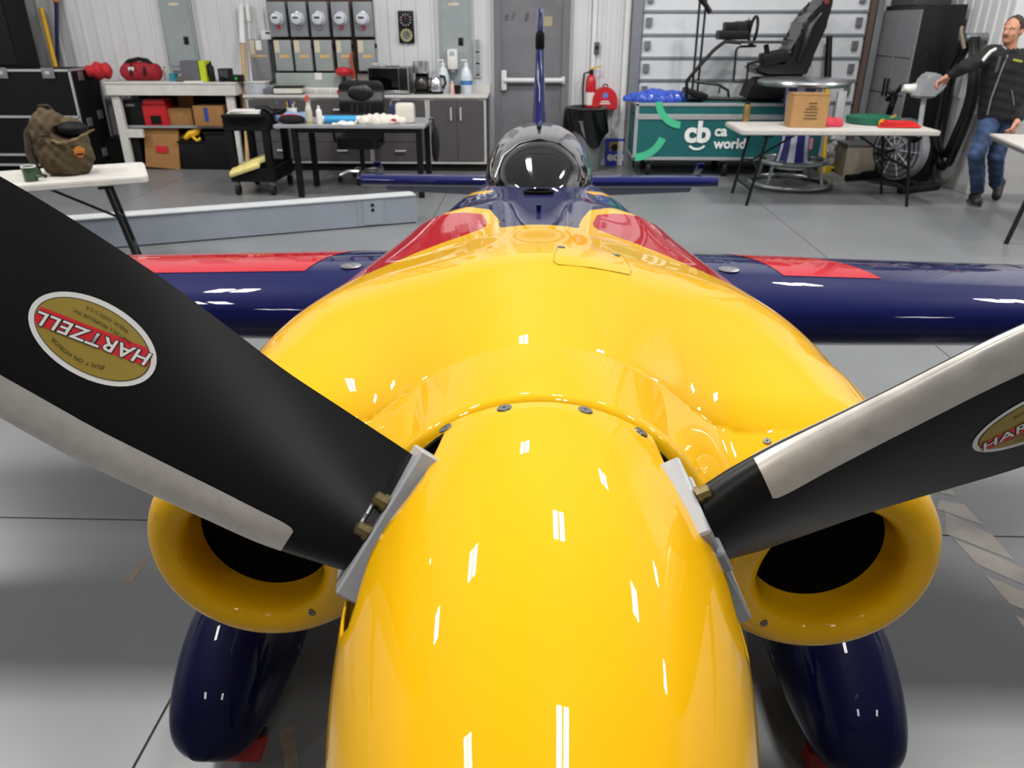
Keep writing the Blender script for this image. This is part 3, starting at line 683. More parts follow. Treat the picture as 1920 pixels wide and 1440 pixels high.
LIME = mat('lime_fabric', 'b4c41a', .7); GRF = mat('grey_fabric', '5c5a60', .8, bump=.2)
q = at(368, 144, Y=9.98); t = thing('lunch_bag', 'grey bag with a lime side panel standing on the workbench', 'bag', (q.x, 10.0, bz))
G().box((-.16, -.1, 0), (.08, .1, .24), .02, top=.95).out('bag_body', GRF, t); G().box((.082, -.1, 0), (.16, .1, .24), .012).out('side_panel', LIME, t)
G().tube([(.165,-.04,.05),(.17,-.05,.18),(.17,.0,.2),(.168,.04,.1)], .012, 6).out('strap', BLKF, t)
def bottle(name, label, p, r, h, m, mc, group=None, neck=.35, cat='bottle', capname='cap', taper=.72):
    t = thing(name, label, cat, p, 0, group)
    G().lathe([(r*.92, 0), (r, .01), (r, h*taper), (r*.8, h*(taper+.06)), (r*neck, h*(taper+.13)), (r*neck, h*.9)], n=18).out('bottle_body', m, t)
    G().lathe([(r*neck*1.15, h*.88), (r*neck*1.15, h*.99), (r*neck, h)], n=14).out(capname, mc, t); return t
def onb(px, Y=9.95): return Vector((wx(px, 144, Y), Y, bz))
bottle('bottle', 'black bottle standing beside the lime bag on the workbench', onb(398), .035, .23, BLK, BLK)
bottle('bottle', 'small clear bottle left of the teal tape on the workbench', onb(311, 10.2), .022, .16, mat('pale_plastic', 'b8b6ad', .4), BLK)
t = thing('tape_roll', 'teal tape roll lying on the workbench', 'tape', onb(326, 10.05)); G().lathe([(.03, 0), (.055, 0), (.055, .09), (.03, .09), (.03, 0)], ax=(0, 0, 1), cap=False).out('roll', mat('teal', '1c7f8f', .5), t)
G().lathe([(.026,.002),(.03,.002),(.03,.088),(.026,.088)],cap=False).out('roll_core', CARD, t)
t = boxthing('camera', 'black camera kit box with a screen on the workbench right end', 'camera', onb(424, 10.0), (.15, .12, .15), BLK); G().cen((0, -.065, .09), (.11, .01, .09), .003).out('screen', mat('screen_grey', '3a4044', .2), t); G().lathe([(.03,0),(.03,.04),(.026,.045)],(-.03,-.06,.03),14,(0,-1,0)).out('lens', BLK, t)
t = boxthing('power_pack', 'low black power pack at the right end of the workbench', 'battery', onb(445, 9.95), (.14, .1, .08), BLK); G().cen((.0, -.055, .04), (.03, .01, .03), .003).out('green_lamp', mat('green_led', '1fae30', .4), t)
t = boxthing('paper_stack', 'white papers lying in front of the lime bag', 'paper', onb(362, 9.88), (.22, .1, .012), WHITE, 0, .2, part='sheet', smooth=0)
t = boxthing('tool_tray', 'flat grey tool tray on the workbench next to the tape', 'tray', onb(348, 9.96), (.2, .14, .05), mat('tray_grey', '55504c', .6)); G().cen((0, 0, .052), (.16, .1, .01), .003).out('tool_insert', BLK, t)
# on the shelf and below the bench
def crate(name, label, px, py, Y, d, m, rz=0, base=None, cat='box'):
    q = at(px, py, Y=Y); return boxthing(name, label, cat, (q.x, Y, base), d, m, .004, rz)
t = crate('toolbox', 'red toolbox with a black front on the bench shelf', 303, 230, 10.05, (.3, .26, .24), RED, base=sz)
G().cen((0, -.134, .07), (.13, .012, .1), .004).out('front_plate', BLK, t); G().box((-.14, -.12, .24), (.14, .12, .31), .02).out('lid', RED, t); G().tube([(-.08, 0, .31), (-.07, 0, .36), (.07, 0, .36), (.08, 0, .31)], .012, 6).out('handle', RED, t)
TP_ = mat('blue_tape', '1f3f8f', .6)
t = crate('cardboard_box', 'open cardboard box right of the red toolbox on the shelf', 348, 230, 10.1, (.32, .28, .2), CARD, base=sz)
G().cen((.0, .12, .27), (.2, .01, .14), 0, Euler((-.2, 0, 0))).out('box_flap', CARD, t)
t = crate('cardboard_box', 'cardboard box with a blue tape strip at the shelf right end', 402, 230, 10.02, (.38, .28, .24), CARD, base=sz)
G().cen((-.03, -.142, .14), (.05, .004, .16)).out('tape_patch', TP_, t)
t = boxthing('equipment_case', 'black equipment case left of the red toolbox on the shelf', 'case', (wx(262, 230, 10.1), 10.1, sz), (.4, .3, .3), BLK); G().cen((0, -.155, .24), (.12, .012, .03), .004).out('handle', STEEL, t)
t = thing('carton_sheet', 'flattened cardboard with a red label leaning below the bench shelf', 'cardboard', (wx(310, 316, 9.93), 9.93, 0))
rotc = Euler((-.12, 0, 0)); G().cen((0, .05, .31), (.44, .05, .6), .004, Euler((-.14, .08, 0))).out('sheet', CARD, t)
G().cen((.0, .002, .25), (.15, .006, .08), 0, Euler((-.14, .08, 0))).out('red_label', RED, t); G().cen((.0, .015, .17), (.15, .006, .05), 0, Euler((-.14, .08, 0))).out('white_label', WHITE, t)
t = crate('cardboard_box', 'cardboard box half hidden behind the leaning cardboard panel', 352, 300, 10.2, (.25, .2, .42), CARD, base=0); G().cen((0, -.103, .38), (.24, .006, .03)).out('tape_patch', mat('clear_tape', 'b59a62', .4), t)
for px, d, lab in ((250, (.46, .34, .36), 'black storage bin below the bench at the left'), (378, (.36, .34, .33), 'black storage bin holding a yellow tool below the bench'), (431, (.40, .36, .44), 'black storage bin below the bench at its right end')):
    t = boxthing('storage_bin', lab, 'bin', (wx(px, 310, 10.1), 10.1, 0), d, mat('bin_black', '070707', .6, spec=.25), .012)
    G().box((-d[0]/2 - .012, -d[1]/2 - .012, d[2]), (d[0]/2 + .012, d[1]/2 + .012, d[2] + .025), .006).out('lid', BLK, t)
    if px == 378: Z_ = d[2] + .025
p = Vector((wx(367, 275, 10.0), 10.02, Z_)); t = thing('tow_strap', 'yellow tool with a bent handle on a black storage bin', 'tool', p)
G().tube([(-.1, -.05, .03), (-.03, -.06, .08), (.04, -.03, .1), (.09, 0, .17), (.12, .02, .2)], .035, 8, rs=[.03, .045, .05, .035, .02]).out('tool_body', YEL, t); G().tube([(.0, -.06, .05), (.06, -.08, .0), (.1, -.06, .03)], .02, 6).out('handle', YEL, t)
pole('timber_pole', 'tan wooden pole with a white upper half leaning beside the meter boxes', 'pole', (452, 8), (464, 300), .026, WOOD, 10.38, 9.75, .23, WPAINT, 'painted_end')
pole('pole', 'slim white tube leaning right of the wooden pole', 'pole', (464, 8), (474, 180), .022, WPAINT, 10.40, 10.30, .1, WHITE, 'sleeve')

# ================================================================ WALL EQUIPMENT
def wallbox(name, label, cat, px0, py0, px1, py1, dep, m, group=None, pname='enclosure', bev=.008, parent=None):
    pm = (py0 + py1)/2; Y = YB - dep
    x0, x1 = wx(px0, pm, Y), wx(px1, pm, Y); z1, z0 = wz((px0+px1)/2, py0, Y), wz((px0+px1)/2, py1, Y)
    if parent is None: t = thing(name, label, cat, ((x0+x1)/2, YB, z0), 0, group)
    else: t = parent
    G().box((x0, Y, z0), (x1, YB - (.0 if parent is None else 0), z1), bev).out(pname, m, t, world=True, smooth=30)
    return t, x0, x1, z0, z1, Y
PG2 = mat('meter_box_grey', '84878c', .45, .2); DISC = mat('disconnect_grey', '8d9392', .45)
LAB = mat('label_cream', 'c9bfa5', .6); GLS = mat('meter_glass_dome', 'c9ced6', .08, 0, .6, var=.1, scale=60); MRED = mat('tag_red', 'a3182a', .5)
t, x0, x1, z0, z1, Y = wallbox('backboard', 'dark brown plywood board behind the electric meters', 'board', 506, -25, 702, 140, .02, mat('brown_plywood', '3c2415', .7, var=.25, scale=14), pname='plywood_sheet')
YB0 = YB; YB = YB - .021
words_ = ('first', 'second', 'third', 'fourth', 'fifth')
for i, (a, b) in enumerate(((504, 536), (542, 575), (581, 615), (622, 655), (663, 697))):
    t, x0, x1, z0, z1, Y = wallbox('meter_box', f'grey electric meter box with round glass dome, {words_[i]} from the left in the row', 'meter', a, 3, b, 69, .12, PG2, 'electric meters on the wall')
    c = Vector(((x0+x1)/2, Y, z0 + (z1-z0)*.52)); r = (x1-x0)*.33
    d = G().lathe([(r*1.12, 0), (r*1.12, .012), (r, .014), (r, .06), (r*.85, .085), (r*.4, .1), (.001, .102)], c, 22, (0, -1, 0)).out('glass_dome', GLS, t, world=True)
    G().cen(c + Vector((0, -.104, .012)), (r*.9, .004, r*.3), .001).out('dial_plate', mat('dial_dark', '2e3236', .4), d, world=True)
    G().tube(arc(c + Vector((0, -.05, 0)), r*.98, 100, 190, 9), .006, 5).out('dome_ring', BLK, d, world=True)
    G().cyl(c + Vector((.01, 0, -r*1.35)), c + Vector((.01, -.03, -r*1.35)), .022, n=10).out('seal', MRED if i in (0, 3, 4) else STEEL, t, world=True)
for i, (a, b) in enumerate(((515, 547), (552, 584), (590, 623), (631, 659), (671, 703))):
    t, x0, x1, z0, z1, Y = wallbox('disconnect_box', f'grey disconnect box with cream labels, {words_[i]} from the left in the lower row', 'switch box', a, 75, b, 133, .11, DISC, 'disconnect boxes below the meters')
    w = x1-x0; h = z1-z0
    G().box((x0 + w*.06, Y - .003, z0 + h*.6), (x0 + w*.34, Y, z0 + h*.98)).out('notice', LAB, t, world=True, smooth=0)
    G().box((x0 + w*.3, Y - .003, z0 + h*.43), (x0 + w*.85, Y, z0 + h*.52)).out('notice', mat('label_ochre', 'c9a66a', .6), t, world=True, smooth=0)
    G().box((x1, Y + .03, z0 + h*.74), (x1 + .025, Y + .06, z0 + h*.88), .004).out('lever', BLK, t, world=True)
t, x0, x1, z0, z1, Y = wallbox('wiring_trough', 'long pale grey wiring trough under the disconnect boxes', 'wiring box', 518, 137, 640, 165, .12, mat('trough_grey', '939c98', .45)); G().box((x0+.3*(x1-x0)*2, Y-.003, z0+.1), (x0+.3*(x1-x0)*2+.09, Y, z0+.18)).out('notice', WHITE, t, world=True, smooth=0)
YB = YB0
t, x0, x1, z0, z1, Y = wallbox('switch_box', 'wide grey switch box left of the meter rows', 'switch box', 470, 74, 505, 152, .14, mat('switch_grey', '777a7d', .45))
G().box((x0+.01, Y-.003, z1-.17), (x0+.07, Y, z1-.01)).out('notice', LAB, t, world=True, smooth=0); G().box((x0+.09, Y-.003, z1-.12), (x0+.16, Y, z1-.01)).out('notice', WHITE, t, world=True, smooth=0); G().box((x0+.01, Y-.003, z1-.2), (x1-.02, Y, z1-.18)).out('notice', mat('label_ochre', ''), t, world=True, smooth=0)
t, x0, x1, z0, z1, Y = wallbox('junction_box', 'small pale junction box above the wide switch box', 'wiring box', 489, 57, 508, 74, .08, WPAINT); G().box((x0+.06, Y-.003, z1-.04), (x1-.01, Y, z1-.02)).out('notice', BLK, t, world=True, smooth=0)
t, x0, x1, z0, z1, Y = wallbox('cable_box', 'dark framed small box behind the office chair right of the trough', 'wiring box', 668, 136, 697, 155, .06, mat('dark_brown', '2c2019', .6)); G().box((x0+.02, Y-.004, z0+.02), (x1-.02, Y, z1-.02)).out('cover', mat('box_cover', '8d8681', .5), t, world=True, smooth=0)
t = thing('cable', 'orange cord hanging between the fourth and fifth disconnect boxes', 'cable', at(660, 130, Y=YB - .13)); G().tube([at(660, 98, Y=YB-.15), at(657, 112, Y=YB-.15), at(662, 128, Y=YB-.15), at(664, 140, Y=YB-.15)], .016, 6).out('cord', mat('orange_cord', 'a8482a', .6), t, world=True)
G().cen(at(663, 143, Y=YB-.15), (.04, .03, .06), .006).out('plug', mat('orange_cord', ''), t, world=True)
for nm, lab, box in (('breaker_panel', 'tall grey breaker panel on the wall above the workbench', (301, -60, 361, 133)), ('breaker_panel', 'tall grey breaker panel behind the soap dispenser', (823, -60, 884, 170))):
    t, x0, x1, z0, z1, Y = wallbox(nm, lab, 'electrical panel', *box, .05, GREYP)
    G().box((x0 + .03, Y - .008, z0 + .06), (x1 - .03, Y, z1 - .05), .003).out('panel_door', GREYP, t, world=True, smooth=0)
    k = 76 if box[0] < 500 else 78; kx = 349 if box[0] < 500 else 864
    G().cen(at(kx, k, Y=Y-.012), (.06, .01, .09), .004).out('panel_latch', BLKM, t, world=True)
    G().cen(at(325 if box[0] < 500 else 850, 8, Y=Y-.01), (.12, .004, .03)).out('notice', LAB, t, world=True, smooth=0)
t, x0, x1, z0, z1, Y = wallbox('gauge_panel', 'black plate with two round aircraft gauges on the white wall', 'gauge', 747, 20, 776, 81, .02, BLKM)
for cy_, m_, nm in ((.72, mat('dial_black', '17171a', .3), 'upper_gauge'), (.25, mat('dial_yellow_grey', '8a8659', .3), 'lower_gauge')):
    c = Vector(((x0+x1)/2, Y, z0+(z1-z0)*cy_)); r = (x1-x0)*.42
    d = G().lathe([(r*1.08, 0), (r*1.08, .02), (r, .022), (r, .01), (.001, .01)], c, 24, (0, -1, 0)).out('gauge_bezel', BLK, t, world=True)
    G().lathe([(r*.95, 0), (.001, .001)], c + Vector((0, -.012, 0)), 24, (0, -1, 0)).out('dial', m_, d, world=True)
    if cy_ < .5: G().lathe([(r*.55, 0), (.001, .001)], c + Vector((0, -.0135, 0)), 24, (0, -1, 0)).out('dial_centre', mat('dial_grey', '6a6d6c', .3), d, world=True)
    for k in range(12):
        a_ = k*math.pi/6; G().cen(c + Vector((r*.78*math.sin(a_), -.0145, r*.78*math.cos(a_))), (.006, .002, .02), 0, Euler((0, a_, 0))).out('tick', WHITE, d, world=True, smooth=0)
    G().cen(c + Vector((.0 if cy_ > .5 else .015, -.0165, r*.3)), (.007, .002, r*.7), 0, Euler((0, 0 if cy_ > .5 else -.6, 0))).out('needle', MRED if cy_ > .5 else BLK, d, world=True, smooth=0)
t, x0, x1, z0, z1, Y = wallbox('soap_dispenser', 'white soap dispenser on the grey breaker panel', 'dispenser', 838, 92, 858, 131, .16, WHITE, bev=.03, pname='dispenser_body'); G().cen(((x0+x1)/2, Y-.003, z0+.19), (.06, .006, .05), .002).out('window', mat('pale_blue', 'a9aec8', .3), t, world=True); G().cyl(((x0+x1)/2, Y+.05, z0-.03), ((x0+x1)/2, Y+.05, z0+.02), .035, .04).out('nozzle', mat('nozzle_grey', '8a8d92', .4), t, world=True)
t, x0, x1, z0, z1, Y = wallbox('switch_plate', 'tall strip of light switches between the breaker panel and steel door', 'switch', 889, 75, 902, 145, .03, mat('switch_white', 'b9babd', .5))
for k in range(3):
    zz = z0 + (z1-z0)*(.12+.31*k); G().box((x0+.015, Y-.006, zz), (x1-.015, Y, zz+.12), .003).out('switch_insert', mat('switch_insert_grey', '8c8f93', .4), t, world=True, smooth=0)
    G().box((x0+.02, Y-.01, zz-.03), (x1-.02, Y, zz-.012)).out('toggle', BLK, t, world=True, smooth=0)
t, x0, x1, z0, z1, Y = wallbox('wall_switch', 'small dark wall switch above the fire extinguisher', 'switch', 1114, 79, 1124, 102, .04, mat('switch_dark', '4a5450', .5)); G().box((x0+.02, Y-.012, z0+.06), (x1-.02, Y, z0+.1), .003).out('toggle', BLK, t, world=True, smooth=0)

# ================================================================ COUNTER AND WHAT STANDS ON IT
CTZ = .915; CF_ = 9.86
WT_ = mat('worktop_white', 'c7c5c1', .4); KICK = mat('kick_black', '0a0a0a', .8)
ux = [wx(468, 240, CF_), wx(583, 240, CF_), wx(695, 240, CF_), wx(803, 240, CF_), wx(912, 240, CF_)]
t = thing('countertop', 'long white countertop over the dark grey cabinets', 'countertop', ((ux[0]+ux[4])/2, 10.13, CTZ)); G().box((ux[0] - .02, CF_ - .03, CTZ - .03), (ux[4] + .02, YB - .005, CTZ), .004).out('worktop', WT_, t, world=True, smooth=0)
G().box((ux[0], YB - .03, CTZ), (ux[4] + .02, YB - .006, CTZ + .09), .003).out('backsplash', WT_, t, world=True, smooth=0)
for i in range(4):
    a, b = ux[i], ux[i+1]
    lab = ('dark grey drawer cabinet, first of the row from the left', 'dark grey drawer cabinet behind the desk, second of the row', 'dark grey drawer cabinet under the microwave', 'dark grey two-door cabinet beside the steel door')[i]
    t = thing('base_cabinet', lab, 'cabinet', ((a+b)/2, 10.15, 0), 0, 'cabinets under the long countertop')
    G().box((a + .002, CF_ + .02, .1), (b - .002, 10.42, CTZ - .032)).out('carcass', DKG, t, world=True, smooth=0)
    G().box((a + .002, CF_ + .07, 0), (b - .002, 10.4, .1)).out('plinth', KICK, t, world=True, smooth=0)
    for x0, x1 in ((a + .002, a + .028), (b - .028, b - .002)): G().box((x0, CF_ - .006, .1), (x1, CF_ + .02, CTZ - .032)).out('frame_post', TRIMG, t, world=True, smooth=0)
    for z0, z1 in ((.1, .125), (CTZ - .05, CTZ - .032)): G().box((a + .03, CF_ - .006, z0), (b - .03, CF_ + .02, z1)).out('frame_rail', TRIMG, t, world=True, smooth=0)
    for x, sx in ((a + .028, 1), (b - .028, -1)):
        for z, s_ in ((.125, 1), (CTZ - .05, -1)): G().prism([(x, CF_ - .008, z), (x + sx*.06, CF_ - .008, z), (x, CF_ - .008, z + s_*.06)], (0, .006, 0)).out('corner_bracket', TRIMG, t, world=True, smooth=0)
    def pull(parent, x, z, horiz=True, L=.1):
        d = Vector((1, 0, 0)) if horiz else Vector((0, 0, 1)); c = Vector((x, CF_ - .012, z))
        G().tube([c - d*L/2, c - d*L/2 + Vector((0, -.03, 0)), c + d*L/2 + Vector((0, -.03, 0)), c + d*L/2], .011, 6).out('handle', mat('handle_nickel', 'd2d2d2', .4, .4), parent, world=True)
    if i < 3:
        for z0, z1 in ((.13, .36), (.366, .63), (.636, CTZ - .055)):
            d = G().box((a + .03, CF_ - .012, z0), (b - .03, CF_ + .02, z1), .003).out('drawer', DKG, t, world=True, smooth=0); pull(d, (a+b)/2, z1 - .10 if z0 < .6 else (z0+z1)/2, True, .12)
        G().cyl(((a+b)/2, CF_ - .011, CTZ - .085), ((a+b)/2, CF_ - .016, CTZ - .085), .012, n=10).out('lock', CHROME, d, world=True)
    else:
        m_ = (a+b)/2
        for x0, x1, hx in ((a + .03, m_ - .002, m_ - .07), (m_ + .002, b - .03, m_ + .05)):
            d = G().box((x0, CF_ - .012, .13), (x1, CF_ + .02, CTZ - .055), .003).out('door', DKG, t, world=True, smooth=0); pull(d, hx, .70, False, .14)
def onc(px, Y=10.1): return Vector((wx(px, 172, Y), Y, CTZ))
t = thing('microwave', 'black microwave oven with a steel frame on the countertop', 'microwave', onc(735, 10.14)); w2 = (wx(773, 150, 10) - wx(697, 150, 10))/2
G().box((-w2, -.18, .015), (w2, .2, .31), .006).out('housing', mat('microwave_steel', '77787a', .35, .7), t); G().box((-w2 + .01, -.195, .05), (w2 - .13, -.18, .3), .004).out('door', mat('black_glass', '060607', .08), t); G().box((w2 - .12, -.193, .05), (w2 - .02, -.18, .3), .004).out('control_panel', BLK, t); G().box((w2 - .016, -.2, .03), (w2, -.18, .31), .003).out('frame_edge', CHROME, t); G().box((-w2, -.2, .015), (w2, -.18, .046), .004).out('lower_rail', CHROME, t)
for px, h, lab in ((707, .035, 'small white bowl at the left on the microwave'), (732, .025, 'shallow white bowl in the middle on the microwave'), (744, .022, 'small white dish at the right on the microwave')):
    t = thing('bowl', lab, 'bowl', onc(px, 10.14) + Vector((0, 0, .311))); G().lathe([(.03, 0), (.05, h*.6), (.055, h), (.048, h), (.03, .008), (.001, .006)], n=18).out('dish', WHITE, t); G().lathe([(.028,-.0005),(.03,.004)], n=16).out('foot_ring', WHITE, t)
t = thing('coffee_maker', 'black and steel coffee maker right of the microwave', 'coffee maker', onc(791, 10.12))
G().box((-.09, -.1, 0), (.09, .12, .03), .008).out('base', BLK, t); G().box((-.08, .04, .03), (.08, .12, .36), .01).out('water_tank', BLK, t); G().lathe([(.095, .24), (.1, .26), (.1, .37), (.09, .38)], (0, 0, 0), 22).out('filter_drum', CHROME, t)
c = G().lathe([(.06, .035), (.085, .06), (.085, .14), (.06, .19), (.05, .2)], (0, -.02, 0), 22).out('carafe', mat('carafe_glass', '2a2624', .05, 0, .5), t); G().tube([(.06, -.03, .19), (.13, -.04, .17), (.13, -.04, .09), (.085, -.03, .07)], .01, 6).out('handle', BLK, c)
t = thing('kettle', 'shiny steel kettle with black handle beside the coffee maker', 'kettle', onc(818, 10.1)); G().lathe([(.085, 0), (.09, .015), (.09, .03)], n=20).out('base', BLK, t); G().lathe([(.08, .03), (.085, .06), (.07, .15), (.05, .2), (.02, .22)], n=22).out('kettle_body', CHROME, t); G().tube([(.05, 0, .21), (.11, 0, .2), (.12, 0, .12), (.08, 0, .06)], .014, 6).out('handle', BLK, t)
JUG = mat('clear_jug', 'c3ccd2', .15, 0, .3, var=.03)
for px, lab, blue in ((832, 'clear pump jug behind the steel kettle', 0), (875, 'clear pump jug with a blue label near the switch strip', 1)):
    t = thing('pump_jug', lab, 'jug', onc(px, 10.2)); G().lathe([(.07, 0), (.075, .01), (.075, .2), (.05, .28), (.025, .31), (.025, .33)], n=20).out('jug_body', JUG, t); p_ = G().lathe([(.03, .32), (.03, .35), (.008, .355), (.008, .39)], n=12).out('pump', WHITE, t); G().cyl((.01, 0, .385), (-.06, 0, .38), .009, n=8).out('spout', WHITE, p_)
    if blue: G().lathe([(.0755, .1), (.0765, .1), (.0765, .15), (.0755, .15)], n=20, cap=False).out('label_band', mat('label_blue', '3a6fae', .5), t)
bottle('bottle', 'small pink bottle on the countertop between the two clear jugs', onc(848, 10.05), .025, .15, mat('pink_plastic', 'd8a79b', .5), WHITE)
t = thing('cup', 'black cup on the countertop left of the blue-labelled jug', 'cup', onc(858, 10.08)); G().lathe([(.035, 0), (.042, .1), (.036, .1), (.03, .01), (.001, .01)], n=18).out('cup_body', BLK, t); G().lathe([(.0425, .085), (.043, .085), (.043, .1), (.0425, .1)], n=18, cap=False).out('rim', BLKM, t)
t = boxthing('storage_tub', 'clear plastic tub at the left end of the countertop', 'tub', onc(484, 10.08), (.26, .2, .13), mat('clear_tub', 'aab0b5', .2), .01, part='tub_body'); G().box((-.138, -.108, .13), (.138, .108, .142), .003).out('lid', WHITE, t)
t = thing('binder', 'black and white binder lying on the countertop', 'binder', onc(540, 10.02), .12); G().box((-.16, -.13, 0), (.2, .13, .015), .003).out('cover', BLK, t); G().box((-.15, -.125, .015), (.19, .12, .075)).out('pages', mat('paper', 'c9c5bb', .8), t); G().box((-.16, -.13, .075), (.2, .13, .09), .003).out('cover', BLK, t)
t = boxthing('parts_pouch', 'speckled grey parts pouch left of the binder', 'pouch', onc(507, 10.0), (.14, .16, .07), mat('speckle', '5b5f68', .6, var=.6, scale=60), .02); G().box((-.07,-.085,.05),(.07,-.08,.06)).out('zip',STEEL,t)
t = thing('drawer_tray', 'long low white tray along the back of the countertop', 'tray', onc(610, 10.2)); G().box((-.28, -.1, 0), (.28, .1, .06), .006).out('tray_body', WHITE, t)
for x in (-.18, 0, .18): G().box((x - .08, -.108, .01), (x + .08, -.1, .05), .002).out('compartment_front', mat('tray_front', 'b7b5b0', .4), t, smooth=0)
t = thing('ball', 'red round shade hanging in front of the fourth disconnect box', 'shade', at(645, 146, Y=10.2)); t.location = (wx(645, 138, 10.2), 10.2, CTZ); W[t] = Matrix.Translation(t.location)
G().cyl((0, 0, 0), (0, 0, .2), .012).out('stand', BLKM, t); G().lathe([(.07, .2), (.1, .22), (.11, .25), (.085, .29), (.03, .305)], n=20).out('shade_dome', RED, t)
t = thing('cup', 'small red cup on the countertop left of the office chair', 'cup', onc(636, 9.95)); G().lathe([(.025, 0), (.032, .05), (.026, .05), (.02, .008), (.001, .008)], n=16).out('cup_body', RED, t); G().tube(arc((.03, 0, .026), .016, -80, 80, 7), .004, 5).out('handle', RED, t)

# ================================================================ OFFICE CHAIR, DESK, CART
LEA = mat('black_leather', '0b0b0d', .35, 0, .1, var=.15, scale=20, bump=.15)
cp_ = Vector((wx(685, 333, 9.3), 9.22, 0))
t = thing('office_chair', 'black leather office chair with chrome base behind the desk', 'chair', cp_, R(180)); t.scale = (.9, .92, .92)
for k in range(5):
    a = R(18 + 72*k); u = Vector((math.cos(a), math.sin(a), 0))
    l = G().tube([u*.03 + Vector((0, 0, .12)), u*.18 + Vector((0, 0, .13)), u*.31 + Vector((0, 0, .085))], .03, 8, rs=[.034, .03, .02]).out('base_leg', CHROME, t)
    s_ = u.cross(Vector((0, 0, 1))); G().cyl(u*.31 + s_*.02 + Vector((0, 0, .035)), u*.31 - s_*.02 + Vector((0, 0, .035)), .035, n=12).out('caster', RUB, l)
G().cyl((0, 0, .1), (0, 0, .42), .03).out('gas_lift', BLKM, t)
G().cen((0, 0, .43), (.2, .22, .04), .01).out('mechanism', BLKM, t)
blob(lambda x,y,z: (lambda q: np.maximum(q, 0)*0+q)(np.maximum(np.sqrt(np.maximum(np.abs(x)-.17,0)**2+np.maximum(np.abs(y)-.16,0)**2)-.1, np.abs(z-.5)-.055))-.012, (-.32,-.32,.4),(.32,.32,.6),(40,40,22),'seat_cushion',LEA,t)
bk = blob(lambda x,y,z: np.maximum(np.sqrt(np.maximum(np.abs(x)-.19,0)**2+np.maximum(np.abs(z-.88)-.22,0)**2)-.09, np.abs(y+.20+.25*(z-.6)*.5)-.05+.012*np.cos(np.clip((z-.55)/.6,0,1)*14))-.012, (-.34,-.42,.52),(.34,-.02,1.26),(44,26,48),'backrest',LEA,t)
blob(lambda x,y,z: ell(x,y,z,(0,-.205,1.06),(.17,.055,.12)), (-.22,-.3,.94),(.22,-.08,1.22),(30,20,24),'headrest',LEA,bk)
for x in (-.12, -.05, .05, .12): G().tube([(x, -.135 - .0, .66), (x, -.15, .78), (x, -.185, .95)], .012, 6).out('cushion_fold', LEA, bk)
G().tube([(0, -.08, .44), (0, -.22, .46), (0, -.28, .62)], .025, 6).out('back_support', BLKM, t)
for s in (-1, 1): G().tube([(s*.3, .12, .5), (s*.33, .12, .68), (s*.33, -.1, .7), (s*.3, -.2, .62)], .02, 6).out('armrest', BLK, t)
DT = mat('desk_top_grey', '98999d', .4, .2)
dx0, dx1, dy0, dy1, dz = wx(513, 246, 8.2), wx(796, 246, 8.2), 8.2, 8.95, .755
t = thing('desk', 'grey topped desk with black square legs in front of the office chair', 'desk', ((dx0+dx1)/2, (dy0+dy1)/2, 0))
G().box((dx0, dy0, dz - .035), (dx1, dy1, dz), .006).out('desk_top', DT, t, world=True, smooth=0)
for x, y in ((dx0 + .2, dy0 + .06), (dx0 + .2, dy1 - .06), (dx1 - .07, dy0 + .06), (dx1 - .07, dy1 - .06)): G().cen((x, y, (dz - .035)/2), (.06, .06, dz - .036), .004).out('leg', BLKM, t, world=True, smooth=0)
for y in (dy0 + .06, dy1 - .06): G().cen(((dx0+dx1)/2 + .06, y, dz - .06), (dx1 - dx0 - .3, .03, .045)).out('rail', BLKM, t, world=True, smooth=0)
def ond(px, Y=8.45, py=232): return Vector((wx(px, py, Y), Y, dz))
t = thing('spray_bottle', 'clear spray bottle with an orange trigger head on the desk', 'spray bottle', ond(581, 8.3)); G().lathe([(.036, 0), (.038, .01), (.038, .12), (.028, .17), (.013, .2), (.013, .225)], n=18).out('bottle_body', mat('spray_clear', 'b6b3a6', .25), t); h = G().box((-.014, -.035, .225), (.014, .03, .285), .006, top=.8).out('trigger_head', mat('orange_red', 'd0533a', .5), t); G().cyl((0, -.03, .27), (0, -.055, .27), .01, n=8).out('nozzle', mat('orange_red', ''), h); G().lathe([(.0385,.0),(.039,0),(.039,.03),(.0385,.03)],n=18,cap=False).out('liquid_band',mat('amber','9c8f5a',.4),t)
bottle('bottle', 'white bottle with a dark label right of the spray bottle', ond(600, 8.3), .03, .18, WHITE, WHITE, neck=.4)
t = thing('pen_cup', 'white cup filled with pens on the desk', 'pen cup', ond(549, 8.62, 222)); G().lathe([(.05, 0), (.055, .13), (.048, .13), (.044, .01), (.001, .01)], n=18).out('cup_body', WHITE, t)
for k in range(7): a = k*.9; G().cyl((.02*math.cos(a), .02*math.sin(a), .02), (.045*math.cos(a), .045*math.sin(a), .17 + .02*(k % 3)), .006, n=6).out('pen', (BLK, WOOD, BLUEP, BLK, YEL, BLK, WHITE)[k], t)
t = thing('pouch', 'black and dark red zipped pouch lying at the desk left end', 'pouch', ond(548, 8.32)); blob(lambda x,y,z: np.maximum(ell(x,y,z,(0,0,.04),(.14,.08,.055)), -z), (-.17,-.1,-.02),(.17,.1,.12),(30,20,16), 'pouch_body', BLKF, t); G().tube([(-.1,-.04,.085),(0,-.05,.095),(.1,-.04,.085)], .006, 5).out('zip', RED, t)
t = thing('cloth', 'pale blue crumpled cloth on the desk beside the black pouch', 'cloth', ond(552, 8.5)); blob(lambda x,y,z: np.maximum(ell(x,y,z,(0,0,.03),(.17,.11,.065))+.018*np.sin(x*38+2*y*20)*np.cos(y*35), -z), (-.26,-.18,-.02),(.26,.18,.18),(44,30,24), 'cloth_folds', mat('pale_blue_cloth', '7f93b5', .85), t)
